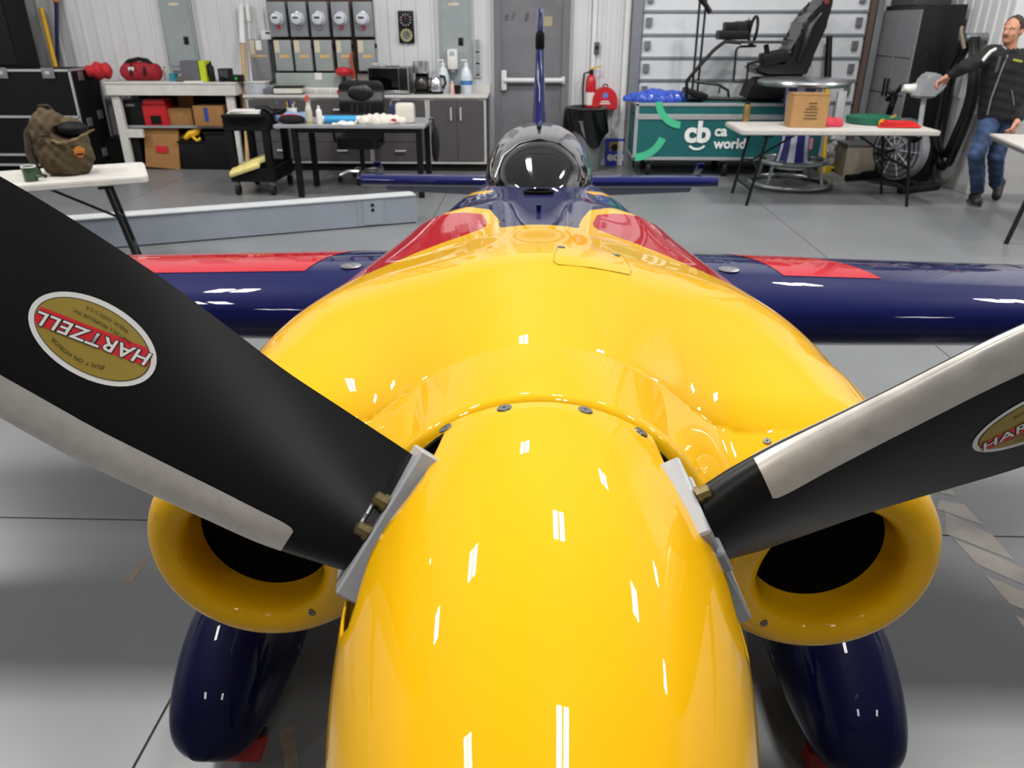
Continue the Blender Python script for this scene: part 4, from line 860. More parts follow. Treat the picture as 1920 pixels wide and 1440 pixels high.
t = thing('paper_roll', 'blue wrapped paper roll with white ends on the desk', 'paper roll', ond(640, 8.35)); G().cyl((-.17, 0, .04), (.17, 0, .04), .04, n=18).out('wrapper', mat('sky_blue_wrap', '2f93c9', .45), t)
for s in (-1, 1): G().cyl((s*.17, 0, .04), (s*.22, 0, .04), .038, n=18).out('roll_end', WHITE, t)
t = thing('cloth', 'white crumpled rag with red print in the middle of the desk', 'cloth', ond(713, 8.35)); blob(lambda x,y,z: np.maximum(ell(x,y,z,(0,0,.02),(.26,.12,.07))+.016*np.sin(x*45)*np.cos(y*50+x*20), -z), (-.32,-.18,-.02),(.32,.18,.14),(50,30,20), 'cloth_folds', mat('white_rag', 'cfc8bf', .9), t); G().cen((.16, -.09, .045), (.05, .02, .03), .008).out('red_print', RED, t)
t = thing('paper', 'white sheet crumpled in front of the blue paper roll', 'paper', ond(646, 8.25)); blob(lambda x,y,z: np.maximum(ell(x,y,z,(0,0,.0),(.12,.05,.035))+.006*np.sin(x*60), -z), (-.15,-.08,-.02),(.15,.08,.06),(30,18,12), 'sheet', WHITE, t)
t = thing('toaster', 'white toaster-like box with a dark blue back standing at the desk right end', 'toaster', ond(762, 8.45)); G().box((-.1, -.09, .0), (.1, .03, .2), .035).out('white_shell', mat('warm_white', 'd0ccc0', .4), t); G().box((-.18, .03, 0), (.05, .12, .17), .02).out('navy_back', mat('navy_fabric', '1a2350', .7), t); G().tube([(-.17, .06, .17), (-.15, .06, .22), (-.06, .06, .22)], .012, 6).out('lever', CHROME, t)
t = thing('bag', 'small black bag hanging from the desk right corner', 'bag', (dx1 + .05, dy0 + .45, dz - .45)); blob(lambda x,y,z: ell(x,y,z,(0,0,.2),(.045,.07,.19)), (-.07,-.1,-.02),(.07,.1,.42),(14,18,34), 'bag_body', BLKF, t); G().tube([(0, -.02, .36), (-.02, 0, .47), (-.06, .0, .46)], .012, 6).out('strap', BLKF, t)
CARTM = mat('cart_black', '070708', .6, spec=.25)
kx0, kx1, ky0, ky1, kz = -3.32, -2.84, 8.3, 9.0, wz(470, 216, 8.3)
t = thing('utility_cart', 'black plastic utility cart with a yellow chamois left of the desk', 'cart', ((kx0+kx1)/2, (ky0+ky1)/2, 0))
def tray(name, z, h):
    g = G(); g.box((kx0, ky0, z), (kx1, ky1, z + .025)); 
    for a, b in (((kx0, ky0), (kx1, ky0 + .03)), ((kx0, ky1 - .03), (kx1, ky1)), ((kx0, ky0 + .03), (kx0 + .03, ky1 - .03)), ((kx1 - .03, ky0 + .03), (kx1, ky1 - .03))): g.box((a[0], a[1], z + .025), (b[0], b[1], z + h))
    return g.out(name, CARTM, t, world=True, smooth=0)
tray('upper_tray', kz - .16, .16); tray('lower_tray', .15, .14)
for x in (kx0 + .045, kx1 - .045):
    for y in (ky0 + .045, ky1 - .045):
        G().cen((x, y, kz/2 + .05), (.075, .075, kz - .4), .008).out('post', CARTM, t, world=True)
        w_ = G().cyl((x - .018, y, .06), (x + .018, y, .06), .06, n=16).out('wheel', RUB, t, world=True); G().cen((x, y, .125), (.05, .05, .05), .005).out('caster_fork', STEEL, w_, world=True)
G().box((kx0 + .03, ky0 + .0, kz - .02), (kx1 - .03, ky0 - .1, kz + .015), .012).out('push_handle', CARTM, t, world=True)
t = thing('towel', 'white folded towel on top of the black utility cart', 'towel', ((kx0+kx1)/2 - .02, 8.42, kz)); 
for k in range(2): G().cen((.01*k, 0, .012 + .022*k), (.34 - .03*k, .2, .022), .009, Euler((0, 0, .1*k))).out('towel_fold', WHITE, t)
t = thing('heat_gun', 'black handheld tool lying on the cart beside the towel', 'tool', (kx1 - .06, 8.45, kz)); G().tube([(-.1, 0, .06), (.02, .0, .05), (.1, -.03, .0)], .03, 8, rs=[.025, .035, .03]).out('tool_body', BLK, t); G().tube([(-.02, 0, .04), (-.04, -.06, .0), (-.05, -.1, -.0)], .02, 6).out('handle', BLK, t)
t = thing('chamois', 'pale yellow chamois cloth lying on the cart lower tray', 'cloth', ((kx0+kx1)/2 - .02, 8.45, .29)); CH = mat('chamois_yellow', 'd3c680', .85, bump=.2)
G().cen((0, -.06, .05), (.44, .18, .05), .02, Euler((.1, -.32, .15))).out('cloth_fold', CH, t); G().cen((-.05, -.16, .0), (.34, .12, .045), .018, Euler((.3, -.30, .1))).out('cloth_fold', CH, t)

# ================================================================ BEAM, LEFT FOLDING TABLE
BEAM = mat('beam_grey', '8d949e', .5, .1, var=.05, scale=4)
b0, b1 = at(170, 470, Z=0), at(782, 418, Z=0); ub = (b1 - b0).normalized(); b0 = b0 - ub*2.2; vb = Vector((-ub.y, ub.x, 0)); Lb = (b1 - b0).length
t = thing('floor_beam', 'long low grey steel beam lying across the floor left of the airplane', 'beam', b0, math.atan2(ub.y, ub.x))
G().box((0, 0, .012), (Lb, .16, .255)).out('beam_body', BEAM, t, smooth=0); G().box((0, -.012, .255), (Lb, .172, .268), .003).out('top_flange', mat('beam_flange', 'b4b7ba', .5), t, smooth=0)
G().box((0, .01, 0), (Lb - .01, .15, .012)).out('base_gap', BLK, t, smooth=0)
xo = (at(706, 395, Z=.14) - b0).dot(ub); xo = (Vector(at(706, 400, Y=6.78)) - b0).dot(ub)
pl = G().box((xo - .09, -.006, .02), (xo + .09, 0, .24), .003).out('outlet_plate', BEAM, t, smooth=0)
for zz in (.2, .155): G().cyl((xo, -.006, zz), (xo, -.009, zz), .016, n=12).out('socket', BLK, pl)
for x in (xo - .13, xo + .13): G().box((x - .01, -.004, .02), (x + .01, 0, .25)).out('rib', BEAM, t, smooth=0)
def folding_table(name, label, x0, x1, y0, y1, z, rz=0, legs=True, inset=0., lm=BLKM, top=mat('table_white', 'bab7b1', .5)):
    c = Vector(((x0+x1)/2, (y0+y1)/2, 0)); t = thing(name, label, 'table', c, rz); a, b = (x1-x0)/2, (y1-y0)/2
    g = G(); P = [(x, y, z - .045) for x, y in rrect(2*a, 2*b, .06)]; g.prism(P, (0, 0, .045)); bmesh.ops.bevel(g.b, geom=[e for e in g.b.edges if abs(e.verts[0].co.z - e.verts[1].co.z) < 1e-5], offset=.008, segments=2, affect='EDGES'); g.out('table_top', top, t, smooth=30)
    if legs:
        for s in (-1, 1):
            xt, xb = s*(a - .28 - inset), s*(a - .16 - inset)
            for y in (-b + .07, b - .07): G().tube([(xt, y, z - .05), (xb, y, 0)], .016, 8).out('leg', lm, t)
            G().tube([(xt + s*.1, -b + .07, z*.22), (xt + s*.1, b - .07, z*.22)], .012, 8).out('leg_crossbar', lm, t)
            G().tube([(xt - s*.42, 0, z - .06), (xt + s*.03, 0, z*.55), (xt + s*.055, -b + .1, z*.5)], .011, 6).out('brace', lm, t)
            G().tube([(xt + s*.03, 0, z*.55), (xt + s*.055, b - .1, z*.5)], .011, 6).out('brace', lm, t)
            G().box((xt - .05, -b + .04, z - .07), (xt + .05, b - .04, z - .046)).out('hinge_bar', lm, t, smooth=0)
    return t
lt = folding_table('folding_table', 'white folding table holding the green backpack, beside the left blade', -3.673 - .9, -3.673 + .9, 5.212 - .355, 5.212 + .355, .74, R(27.8), inset=.0)
# backpack
bq = at(131, 326, Z=.742)
t = thing('backpack', 'worn olive green backpack with an orange patch standing on the left folding table', 'backpack', (bq.x, bq.y, .742), R(18)); t.scale = (.82, .82, .88)
OLV = mat('olive_canvas', '43361f', .9, var=.32, scale=14, bump=.5); OLD = mat('olive_dark', '2e2618', .9, var=.3, scale=12, bump=.4)
def bp(x, y, z):
    d = ell(x, y, z, (0, 0, .15), (.225, .17, .19)); d = smin(d, ell(x, y, z, (-.08, .03, .31), (.15, .14, .19)), .09); d = smin(d, ell(x, y, z, (.07, .05, .32), (.13, .10, .11)), .06)
    d = d + .007*np.sin(x*32 + z*18)*np.sin(z*26 + y*21) + .005*np.sin(x*75)*np.cos(z*64)
    d = np.maximum(d, -ell(x, y, z, (.10, -.10, .335), (.14, .14, .062)))
    return np.maximum(d, -z)
blob(bp, (-.3,-.24,-.02), (.3,.26,.54), (74,56,68), 'pack_body', OLV, t)
blob(lambda x,y,z: ell(x,y,z,(.10,-.01,.345),(.125,.11,.058)), (-.05,-.16,.22),(.24,.13,.46),(30,30,24), 'dark_contents', mat('dark_lining', '070606', .6, spec=.2), t)
LO = [(-.05,-.14,.265), (.02,-.175,.24), (.10,-.19,.245), (.18,-.165,.275), (.26,-.10,.325)]; UP = [(-.04,-.13,.285), (.04,-.165,.27), (.12,-.185,.285), (.20,-.16,.315), (.285,-.085,.345)]
g = G(); P = []
for k in range(4):
    row = []
    for i in range(17):
        u = i/4; a_ = min(int(u), 3); fq = u - a_; p0 = Vector(LO[a_]).lerp(Vector(LO[a_+1]), fq); p1 = Vector(UP[a_]).lerp(Vector(UP[a_+1]), fq)
        row.append(p0.lerp(p1, k/3) + Vector((0, -.02*math.sin(k*1.05), .006*math.sin(i*1.7))))
    P.append(row)
g.grid(P).out('open_flap', mat('olive_light', '5a4b2e', .9, var=.25, scale=16, bump=.4), t, smooth=180, solid=.014)
G().tube([(-.17, .02, .42), (-.24, -.01, .32), (-.255, -.04, .17), (-.215, -.08, .02)], .026, 8, rs=[.022, .032, .034, .025]).out('shoulder_strap', OLD, t)
G().tube([(-.22, -.06, .1), (-.21, -.1, .03), (-.15, -.13, .008)], .012, 6).out('strap_tail', OLD, t)
G().tube([(-.14, .06, .46), (-.12, .05, .515), (-.05, .05, .515), (-.02, .06, .47)], .012, 6).out('grab_handle', OLD, t)
PAT = mat('orange_patch', 'b8651a', .8, var=.2, scale=50)
pc = Vector((.145, -.145, .185)); ptm = Matrix.Translation(pc) @ Matrix.Rotation(R(28), 4, 'Z')
pt = G().xf(ptm).lathe([(.042, 0), (.042, .006), (.001, .007)], (0, 0, 0), 22, (0, -1, 0)).out('round_patch', PAT, t)
G().xf(ptm).box((-.03, -.0085, -.026), (.03, -.007, -.01), .004).out('patch_band', mat('patch_dark', '241a18', .8), pt)
for k in range(5): G().xf(ptm).cen((.022*(k - 2)*.8, -.008, .014 + .006*(2 - abs(k - 2))), (.005, .003, .03), 0, Euler((0, (k-2)*.35, 0))).out('patch_ray', mat('patch_yellow', 'd9a53a', .8), pt, smooth=0)
for z0, x0, x1 in ((.31, -.2, -.06), (.26, -.22, -.02)): G().tube([(x0, -.09, z0 - .03), ((x0+x1)/2, -.14, z0), (x1, -.12, z0 + .01)], .006, 5).out('seam', OLD, t)
mp = at(53, 341, Z=.742)
t = thing('mug', 'dark green enamel mug with a white rim left of the backpack', 'mug', (mp.x, mp.y + .04, .742), R(-10)); GRN = mat('enamel_green', '24452c', .25, 0, .4)
G().lathe([(.04, 0), (.043, .004), (.045, .095), (.041, .095), (.038, .008), (.001, .008)], n=26).out('mug_body', GRN, t); G().lathe([(.0455, .09), (.0465, .094), (.0455, .099), (.041, .097)], n=26, cap=False).out('rim', WHITE, t); G().tube([(.043, 0, .08), (.072, 0, .078), (.074, 0, .03), (.043, 0, .022)], .006, 8).out('handle', GRN, t)

# ================================================================ DOOR AREA: extinguisher, bags, bins
t = thing('fire_extinguisher', 'red fire extinguisher with white label on the wall by the steel door', 'fire extinguisher', at(1106, 204, Y=YB - .09)); z_ = t.location.z
G().lathe([(.06, 0), (.065, .02), (.065, .33), (.045, .39), (.02, .41)], n=20).out('cylinder', mat('extinguisher_red', 'b3141c', .25, 0, .5), t)
G().lathe([(.0655, .05), (.066, .05), (.066, .2), (.0655, .2)], n=20, cap=False).out('label_band', WHITE, t)
G().cen((0, 0, .44), (.05, .05, .06), .008).out('valve', BLKM, t); G().cen((.05, -.01, .49), (.15, .03, .02), .004, Euler((0, -.25, 0))).out('lever', mat('lever_yellow', 'b9a52a', .5), t)
G().tube([(-.02, 0, .44), (-.09, -.01, .42), (-.1, -.01, .25), (-.09, -.02, .05)], .012, 6).out('hose', RUB, t)
G().cen((0, .075, .2), (.06, .03, .3)).out('wall_bracket', STEEL, t)
q = at(1133, 205, Y=YB - .11); t = thing('first_aid_bag', 'red half-round first aid bag with white print beside the extinguisher', 'bag', q); REDB = mat('aid_bag_red', 'b8121c', .5)
hw = .16; P = [(-hw, 0, 0), (hw, 0, 0)] + [(hw*math.cos(R(a)), 0, .1 + .17*math.sin(R(a))) for a in range(0, 181, 15)]
g = G(); g.prism([(x, -.06, z) for x, _, z in P], (0, .15, 0)); bmesh.ops.bevel(g.b, geom=g.b.edges[:], offset=.01, segments=2, affect='EDGES'); g.out('bag_body', REDB, t)
G().lathe([(.035, 0), (.001, .002)], (.0, -.062, .17), 14, (0, -1, 0)).out('round_print', mat('print_blue', '5a76c4', .5), t)
for zz, w in ((.1, .1), (.075, .13)): G().cen((0, -.062, zz), (w, .003, .014)).out('printed_line', WHITE, t, smooth=0)
G().tube(arc((0, 0, .27), .03, 0, 180, 7), .008, 6).out('handle', BLKM, t)
tb = at(1108, 312, Z=0); t = thing('trash_can', 'grey trash can lined with a black bag near the steel door', 'trash can', (tb.x - .1, tb.y - .24, 0))
G().lathe([(.19, 0), (.2, .02), (.24, .6), (.25, .62)], n=26).out('can_body', mat('can_grey', '6f7275', .6), t)
blob(lambda x,y,z: np.maximum(np.sqrt(x*x+y*y)-(.265+.02*np.sin(np.arctan2(y,x)*7+z*9)+.03*np.clip((.72-z)/.4,0,1)*np.cos(np.arctan2(y,x)*2+.8)), np.maximum(z-.74, (.40+.1*np.cos(np.arctan2(y,x)*3+.5))-z)), (-.36,-.36,.2),(.36,.36,.8),(50,50,40), 'bin_bag', mat('bin_bag_black', '0a0a0b', .22, bump=.3), t)
G().lathe([(.27, .735), (.285, .755), (.25, .77), (.22, .75), (.001, .7)], n=26).out('rolled_rim', mat('bin_bag_black', ''), t)
rb_ = at(1153, 308, Z=0); t = thing('recycling_bin', 'small blue recycling bin marked eco beside the green case', 'bin', (rb_.x, rb_.y + .05, 0)); BB_ = mat('bin_blue', '1632a8', .45)
w = (wx(1174, 270, rb_.y) - wx(1133, 270, rb_.y))/2; zt = wz(1153, 258, rb_.y)
g = G(); g.box((-w*.85, -.13, 0), (w*.85, .13, .012)); 
for a, b in (((-w, -.15), (w, -.135)), ((-w, .135), (w, .15)), ((-w, -.135), (-w + .015, .135)), ((w - .015, -.135), (w, .135))): g.box((a[0], a[1], .0), (b[0], b[1], zt))
g.out('bin_body', BB_, t, smooth=0); G().box((-w - .01, -.162, zt - .03), (w + .01, -.15, zt), .003).out('rim', BB_, t)
G().box((-w*.65, -.156, zt*.55), (w*.65, -.1505, zt*.88), .002).out('picture_panel', mat('picture_tan', 'a07d3a', .6, var=.6, scale=14), t, smooth=0)
G().lathe([(.045, 0), (.001, .001)], (-.03, -.157, zt*.68), 14, (0, -1, 0)).out('picture_mark', BLK, t)
text('eco_lettering', 'eco', .16, (0, -.152, zt*.33), (1, 0, 0), (0, 0, 1), WHITE, t, bold=.006, world=False)

# ================================================================ GREEN FLIGHT CASE WITH LOGO
TEAL = mat('case_teal', '0e5a5c', .5, var=.04); MINT = mat('logo_mint', '43b487', .5); CWH = mat('logo_white', 'e4e8e6', .5)
gy = 9.6; gx0, gx1 = wx(1190, 250, gy), wx(1546, 250, gy); gz0, gz1 = wz(1250, 300, gy), wz(1250, 194, gy)
t = thing('flight_case', 'large teal flight case with a white cb logo and aluminium edges', 'flight case', ((gx0+gx1)/2, 9.95, 0)); gzm = wz(1250, 219, gy)
G().box((gx0, gy, gz0), (gx1, 10.3, gzm - .01), .004).out('case_body', TEAL, t, world=True, smooth=0); G().box((gx0, gy, gzm + .01), (gx1, 10.3, gz1), .004).out('case_lid', TEAL, t, world=True, smooth=0)
def strip(a, b, nm='edge_strip'): G().box(a, b, .003).out(nm, ALU, t, world=True, smooth=0)
for z in (gz0, gz1 - .03): strip((gx0 - .006, gy - .01, z), (gx1 + .006, gy + .02, z + .035))
strip((gx0 - .006, gy - .012, gzm - .03), (gx1 + .006, gy + .0, gzm + .03))
for x in (gx0 - .008, gx1 - .032): strip((x, gy - .01, gz0), (x + .04, gy + .02, gz1))
strip((gx0 - .008, gy, gz1 - .03), (gx0 + .03, 10.3, gz1 + .004)); strip((gx0 - .008, 10.27, gz0), (gx0 + .03, 10.31, gz1)); strip((gx0 - .006, gy, gz0), (gx0 + .02, 10.3, gz0 + .035))
for x in (gx0 + .2, (gx0+gx1)/2, gx1 - .2):
    for y in (gy + .1, 10.2):
        w_ = G().cyl((x - .02, y, gz0/2 - .005), (x + .02, y, gz0/2 - .005), max(gz0/2 - .006, .03), n=14).out('caster', RUB, t, world=True); G().cen((x, y, gz0 - .015), (.09, .09, .03)).out('caster_plate', STEEL, w_, world=True)
g = lambda px, py: at(px, py, Y=gy - .013)
def band(c, r0, r1, a0, a1, m, nm='printed_arc', y=gy - .0135):
    g_ = G(); P = []
    for i in range(25):
        a = R(a0 + (a1 - a0)*i/24); P.append([(c[0] + r*math.cos(a), y, c[1] + r*math.sin(a)) for r in (r0, r1)])
    return g_.grid(P).out(nm, m, t, world=True, smooth=0)
f = lambda a, b: (1140 + a/4, b/4)
c1 = g(*f(575, 735)); e1 = (g(*f(560, 890)) - c1); r1 = abs(wx(f(575,0)[0], 200, gy) - wx(f(360,0)[0], 200, gy))
band((c1.x, c1.z), r1*.78, r1*1.02, 188, 266, MINT)
c2 = g(*f(215, 960)); r2 = wx(f(450,0)[0], 270, gy) - wx(f(215,0)[0], 270, gy); band((c2.x, c2.z), r2*.78, r2*1.02, 270, 340, MINT)
u = (wx(1300, 250, gy) - wx(1200, 250, gy))/100  # metres per photo pixel here
o = g(*f(672, 998)); o.y = gy - .0135
text('logo_lettering', 'cb', 52*u, o, (1, 0, 0), (0, 0, 1), CWH, t, bold=2.0*u, sx=1.0)
cs = g(*f(672, 1040)); band((cs.x, cs.z), 17*u, 21*u, 222, 318, CWH, 'logo_smile')
o = g(*f(800, 985)); o.y = gy - .0135; text('logo_lettering', 'ca', 27*u, o, (1, 0, 0), (0, 0, 1), CWH, t, bold=.8*u, align='LEFT')
o = g(*f(795, 1080)); o.y = gy - .0135; text('logo_lettering', 'world', 25*u, o, (1, 0, 0), (0, 0, 1), CWH, t, bold=.8*u, align='LEFT')
G().box((wx(1514, 270, gy), gy - .014, wz(1517, 280, gy)), (wx(1523, 270, gy), gy - .012, wz(1517, 258, gy))).out('pink_sticker', mat('sticker_pink', 'd88a96', .6), t, world=True, smooth=0)
t = thing('plastic_sheet', 'crumpled blue plastic sheet on the left end of the teal case', 'plastic sheet', (wx(1232, 185, 9.9), 9.9, gz1)); blob(lambda x,y,z: np.maximum(ell(x,y,z,(0,0,.02),(.36,.2,.11))+.02*np.sin(x*28+y*12)*np.cos(y*31+x*9), -z-.0), (-.44,-.26,-.02),(.44,.26,.2),(60,36,24), 'sheet', mat('blue_film', '3553b8', .2, 0, .3, var=.25, scale=18), t)
t = thing('can', 'tall gold can standing on the right folding table', 'can', (0, 0, 0))
tx0, tx1, ty0, ty1 = 2.02, 3.98, 7.9, 8.68; TZ = .752
pc_ = at(1398, 228, Z=TZ); t.location = (pc_.x, pc_.y, TZ); W[t] = Matrix.Translation(t.location); G().lathe([(.033, 0), (.036, .01), (.036, .16), (.03, .175), (.03, .18)], n=18).out('can_body', mat('can_gold', '8f7a45', .35, .6), t); G().lathe([(.029, .18), (.029, .195), (.02, .2)], n=16).out('cap', BLKM, t)

# ================================================================ RACING SIMULATOR ON THE CASE
t = thing('driving_simulator', 'black driving simulator rig with bucket seat on the teal flight case', 'simulator', ((gx0+gx1)/2, 9.95, gz1)); SY_ = 9.92
s_ = lambda px, py, dy=0.: at(px, py, Y=SY_ + dy)
f = lambda a, b: (1140 + a/4, b/4)
for dy in (-.16, .16):
    G().tube([s_(*f(600, 735), dy), s_(*f(860, 742), dy), s_(*f(1300, 745), dy)], .022, 8).out('base_rail', BLKM, t, world=True)
    G().tube([s_(*f(590, 735), dy), s_(*f(590, 610), dy), s_(*f(680, 500), dy), s_(*f(800, 370), dy), s_(*f(880, 310), dy), s_(*f(1000, 320), dy)], .022, 8).out('wheel_upright', BLKM, t, world=True)
for a, b in (((690, 0), (630, 700)), ((740, -30), (670, 690))): G().tube([s_(*f(a[0], a[1])), s_(*f(*b))], .014, 8).out('screen_post', mat('post_dark_green', '131a18', .4), t, world=True)
G().tube([s_(*f(685, -20), -.05), s_(*f(735, 40)), s_(*f(770, 95))], .03, 8).out('screen_bracket', BLKM, t, world=True)
G().cen(s_(*f(930, 262)), (.34, .26, .1), .02).out('wheel_base', BLK, t, world=True); G().cen(s_(*f(915, 200)), (.14, .2, .1), .02).out('control_box', BLK, t, world=True); G().cen(s_(*f(1000, 215)), (.18, .16, .16), .03).out('wheel_motor', BLK, t, world=True)
c = s_(*f(1090, 230)); G().tube([c + Vector((.03*math.sin(k*math.pi/12)*.4, .16*math.cos(k*math.pi/12), .15*math.sin(k*math.pi/12))) for k in range(24)], .018, 8, closed=True).out('steering_wheel', BLK, t, world=True)
G().cen(s_(*f(1055, 175)), (.05, .2, .07), .01).out('wheel_display', BLK, t, world=True)
G().tube([s_(*f(1060, 130)), s_(*f(1055, 160))], .008).out('paddle', STEEL, t, world=True)
G().cen(s_(*f(1170, 315), -.2), (.5, .18, .03), .006).out('keyboard_tray', mat('tray_dark', '2b2e30', .4), t, world=True)
G().tube([s_(*f(980, 350), -.2), s_(*f(960, 380), -.2), s_(*f(940, 610), -.2), s_(*f(1040, 620), -.2), s_(*f(1050, 480), -.2), s_(*f(1130, 460), -.2)], .014, 8).out('tray_frame', BLKM, t, world=True)
G().tube([s_(*f(985, 350), -.2), s_(*f(1110, 345), -.2)], .014, 8).out('tray_arm', BLKM, t, world=True)
G().tube([s_(*f(1185, 335), -.2), s_(*f(1195, 410), -.2)], .03, 8).out('gear_shifter', BLK, t, world=True); G().cen(s_(*f(1240, 430), -.2), (.3, .2, .14), .03, Euler((0, -.2, 0))).out('shifter_box', BLK, t, world=True)
G().tube([s_(*f(650, 610)), s_(*f(830, 635)), s_(*f(900, 680)), s_(*f(905, 740))], .016, 8).out('pedal_hoop', mat('post_dark_green', ''), t, world=True)
G().tube([s_(*f(680, 620), .1), s_(*f(840, 640), .1), s_(*f(830, 700), .1)], .012, 8).out('pedal_hoop', mat('post_dark_green', ''), t, world=True)
G().cen(s_(*f(650, 700)), (.26, .4, .07), .02, Euler((0, .25, 0))).out('pedal_plate', BLK, t, world=True)
G().prism([s_(*f(a, b), -.2) for a, b in ((1040, 735), (1080, 640), (1150, 590), (1480, 580), (1500, 745))], (0, .4, 0)).out('seat_mount', BLK, t, world=True, smooth=0)
SEAT = mat('bucket_seat_black', '101012', .3, 0, .25, bump=.1)
P = [(1100, 490), (1180, 470), (1330, 460), (1420, 480), (1370, 420), (1360, 390), (1440, 300), (1460, 200), (1490, 140), (1560, 100), (1600, 60), (1620, -20), (1700, -40), (1690, 60), (1640, 200), (1560, 380), (1520, 520), (1480, 580), (1200, 580), (1100, 545)]
g_ = G(); g_.prism([s_(*f(a, b), -.27) for a, b in P], (0, .54, 0)); bmesh.ops.bevel(g_.b, geom=g_.b.edges[:], offset=.035, segments=3, affect='EDGES'); g_.out('bucket_seat', SEAT, t, world=True, smooth=60)
for dy in (-.285,):
    G().tube([s_(*f(1430, 460), dy), s_(*f(1480, 330), dy), s_(*f(1520, 200), dy), s_(*f(1600, 100), dy)], .05, 8, rs=[.03, .05, .045, .02]).out('seat_bolster', SEAT, t, world=True)
G().cen(s_(*f(1640, 10), -.28), (.05, .02, .06), .006).out('harness_slot', mat('harness_red', '6d1c14', .6), t, world=True)

# ================================================================ BAR TABLE AND RIGHT FOLDING TABLE
bc = at(1477, 344, Z=0); bc = Vector((2.95, 9.12, 0))
t = thing('bar_table', 'round aluminium bar table with ring footrest behind the white folding table', 'table', bc); BAL = mat('bar_aluminium', 'a9abad', .28, .9, var=.1, scale=6)
bzt = wz(1500, 150, 9.12)
G().lathe([(.001, bzt - .06), (.46, bzt - .06), (.49, bzt - .045), (.5, bzt - .02), (.49, bzt), (.46, bzt + .012), (.001, bzt + .012)], n=40).out('table_top', BAL, t)
COLM = mat('column_white', 'b4b8c8', .4); NV2 = mat('column_navy', '141a63', .4)
prof = [(.2, bzt - .06), (.17, bzt - .3), (.15, bzt*.5), (.16, .42), (.2, .22)]
G().lathe(prof[::-1], n=32).out('column', COLM, t)
for a0, a1 in ((-100, -65), (-35, 20), (150, 185), (205, 235)):
    g_ = G(); g_.grid([[( (r + .003)*math.cos(R(a0 + (a1-a0)*k/5)), (r + .003)*math.sin(R(a0 + (a1-a0)*k/5)), z) for k in range(6)] for r, z in prof]); g_.out('navy_stripe', NV2, t)
def ring_(nm, r, z, th): G().tube([(r*math.cos(2*math.pi*k/40), r*math.sin(2*math.pi*k/40), z) for k in range(40)], th, 10, closed=True).out(nm, BAL, t)
ring_('base_ring', .46, .034, .034); ring_('footrest_ring', .37, .28, .028)
for k in range(4):
    a = R(40 + 90*k); u = Vector((math.cos(a), math.sin(a), 0)); G().tube([u*.42 + Vector((0, 0, .04)), u*.37 + Vector((0, 0, .28))], .02, 8).out('ring_post', BAL, t); G().tube([u*.37 + Vector((0, 0, .28)), u*.17 + Vector((0, 0, .28))], .016, 8).out('ring_spoke', BAL, t)
G().cyl((0, 0, .2), (0, 0, .23), .21, n=30).out('column_foot', BAL, t)
folding_table('folding_table', 'long white folding table holding the cardboard box on the right', tx0, tx1, ty0, ty1, TZ)
bxp = at(1517, 240, Z=TZ); BROWN = mat('parcel_brown', 'a57e4e', .8, var=.05)
t = thing('cardboard_box', 'brown cardboard box with printed lines on the right folding table', 'box', (bxp.x, bxp.y + .16, TZ), R(-6)); G().box((-.175, -.16, 0), (.175, .16, .315), .004).out('carton', BROWN, t, smooth=0); G().box((-.176, -.161, .306), (.176, .161, .317)).out('tape_seam', mat('kraft_tape', '8d6a3e', .6), t, smooth=0)
for z, w, x in ((.235, .08, .02), (.205, .07, .02), (.18, .12, .015), (.15, .13, .01), (.12, .11, .015), (.09, .13, .01)): G().cen((x, -.161, z), (w, .002, .011)).out('printed_line', mat('print_brown', '4f3a22', .7), t, smooth=0)
q = at(1557, 238, Z=TZ); t = thing('cloth', 'crumpled red cloth beside the brown box on the right table', 'cloth', (q.x, q.y + .05, TZ)); blob(lambda x,y,z: np.maximum(ell(x,y,z,(0,0,.02),(.14,.09,.07))+.012*np.sin(x*50+y*30)*np.cos(y*44), -z), (-.18,-.13,-.02),(.18,.13,.13),(40,28,18), 'cloth_folds', mat('pink_red_cloth', 'c03848', .85), t)
q = at(1645, 234, Z=TZ); t = thing('bowl', 'flat dark green round dish with a white top on the right table', 'dish', (q.x, q.y + .14, TZ)); G().lathe([(.24, 0), (.26, .01), (.27, .07), (.255, .07)], n=34).out('dish_wall', mat('dish_green', '0f6148', .45), t); G().lathe([(.254, .055), (.25, .062), (.001, .064)], n=34).out('dish_fill', WHITE, t)
G().lathe([(.036, 0), (.036, .014), (.001, .016)], (-.01, -.268, .035), 16, (0, -1, 0)).out('yellow_button', YEL, t); G().tube([(.12, -.15, .072), (.2, -.05, .075), (.25, .05, .075)], .012, 6).out('yellow_cord', mat('ochre', 'b08a20', .6), t)
q = at(1687, 240, Z=TZ); t = thing('strap', 'bright red folded strap right of the green dish', 'strap', (q.x, q.y + .02, TZ), R(3)); 
for k in range(4): G().cen((.01*(k % 2), .012*k, .012 + .014*k), (.4 - .03*k, .1, .014), .005, Euler((.05*(k % 2), .02*(k - 1), .08*(k - 1.5)))).out('strap_fold', mat('strap_red', 'c41a1e', .6), t)
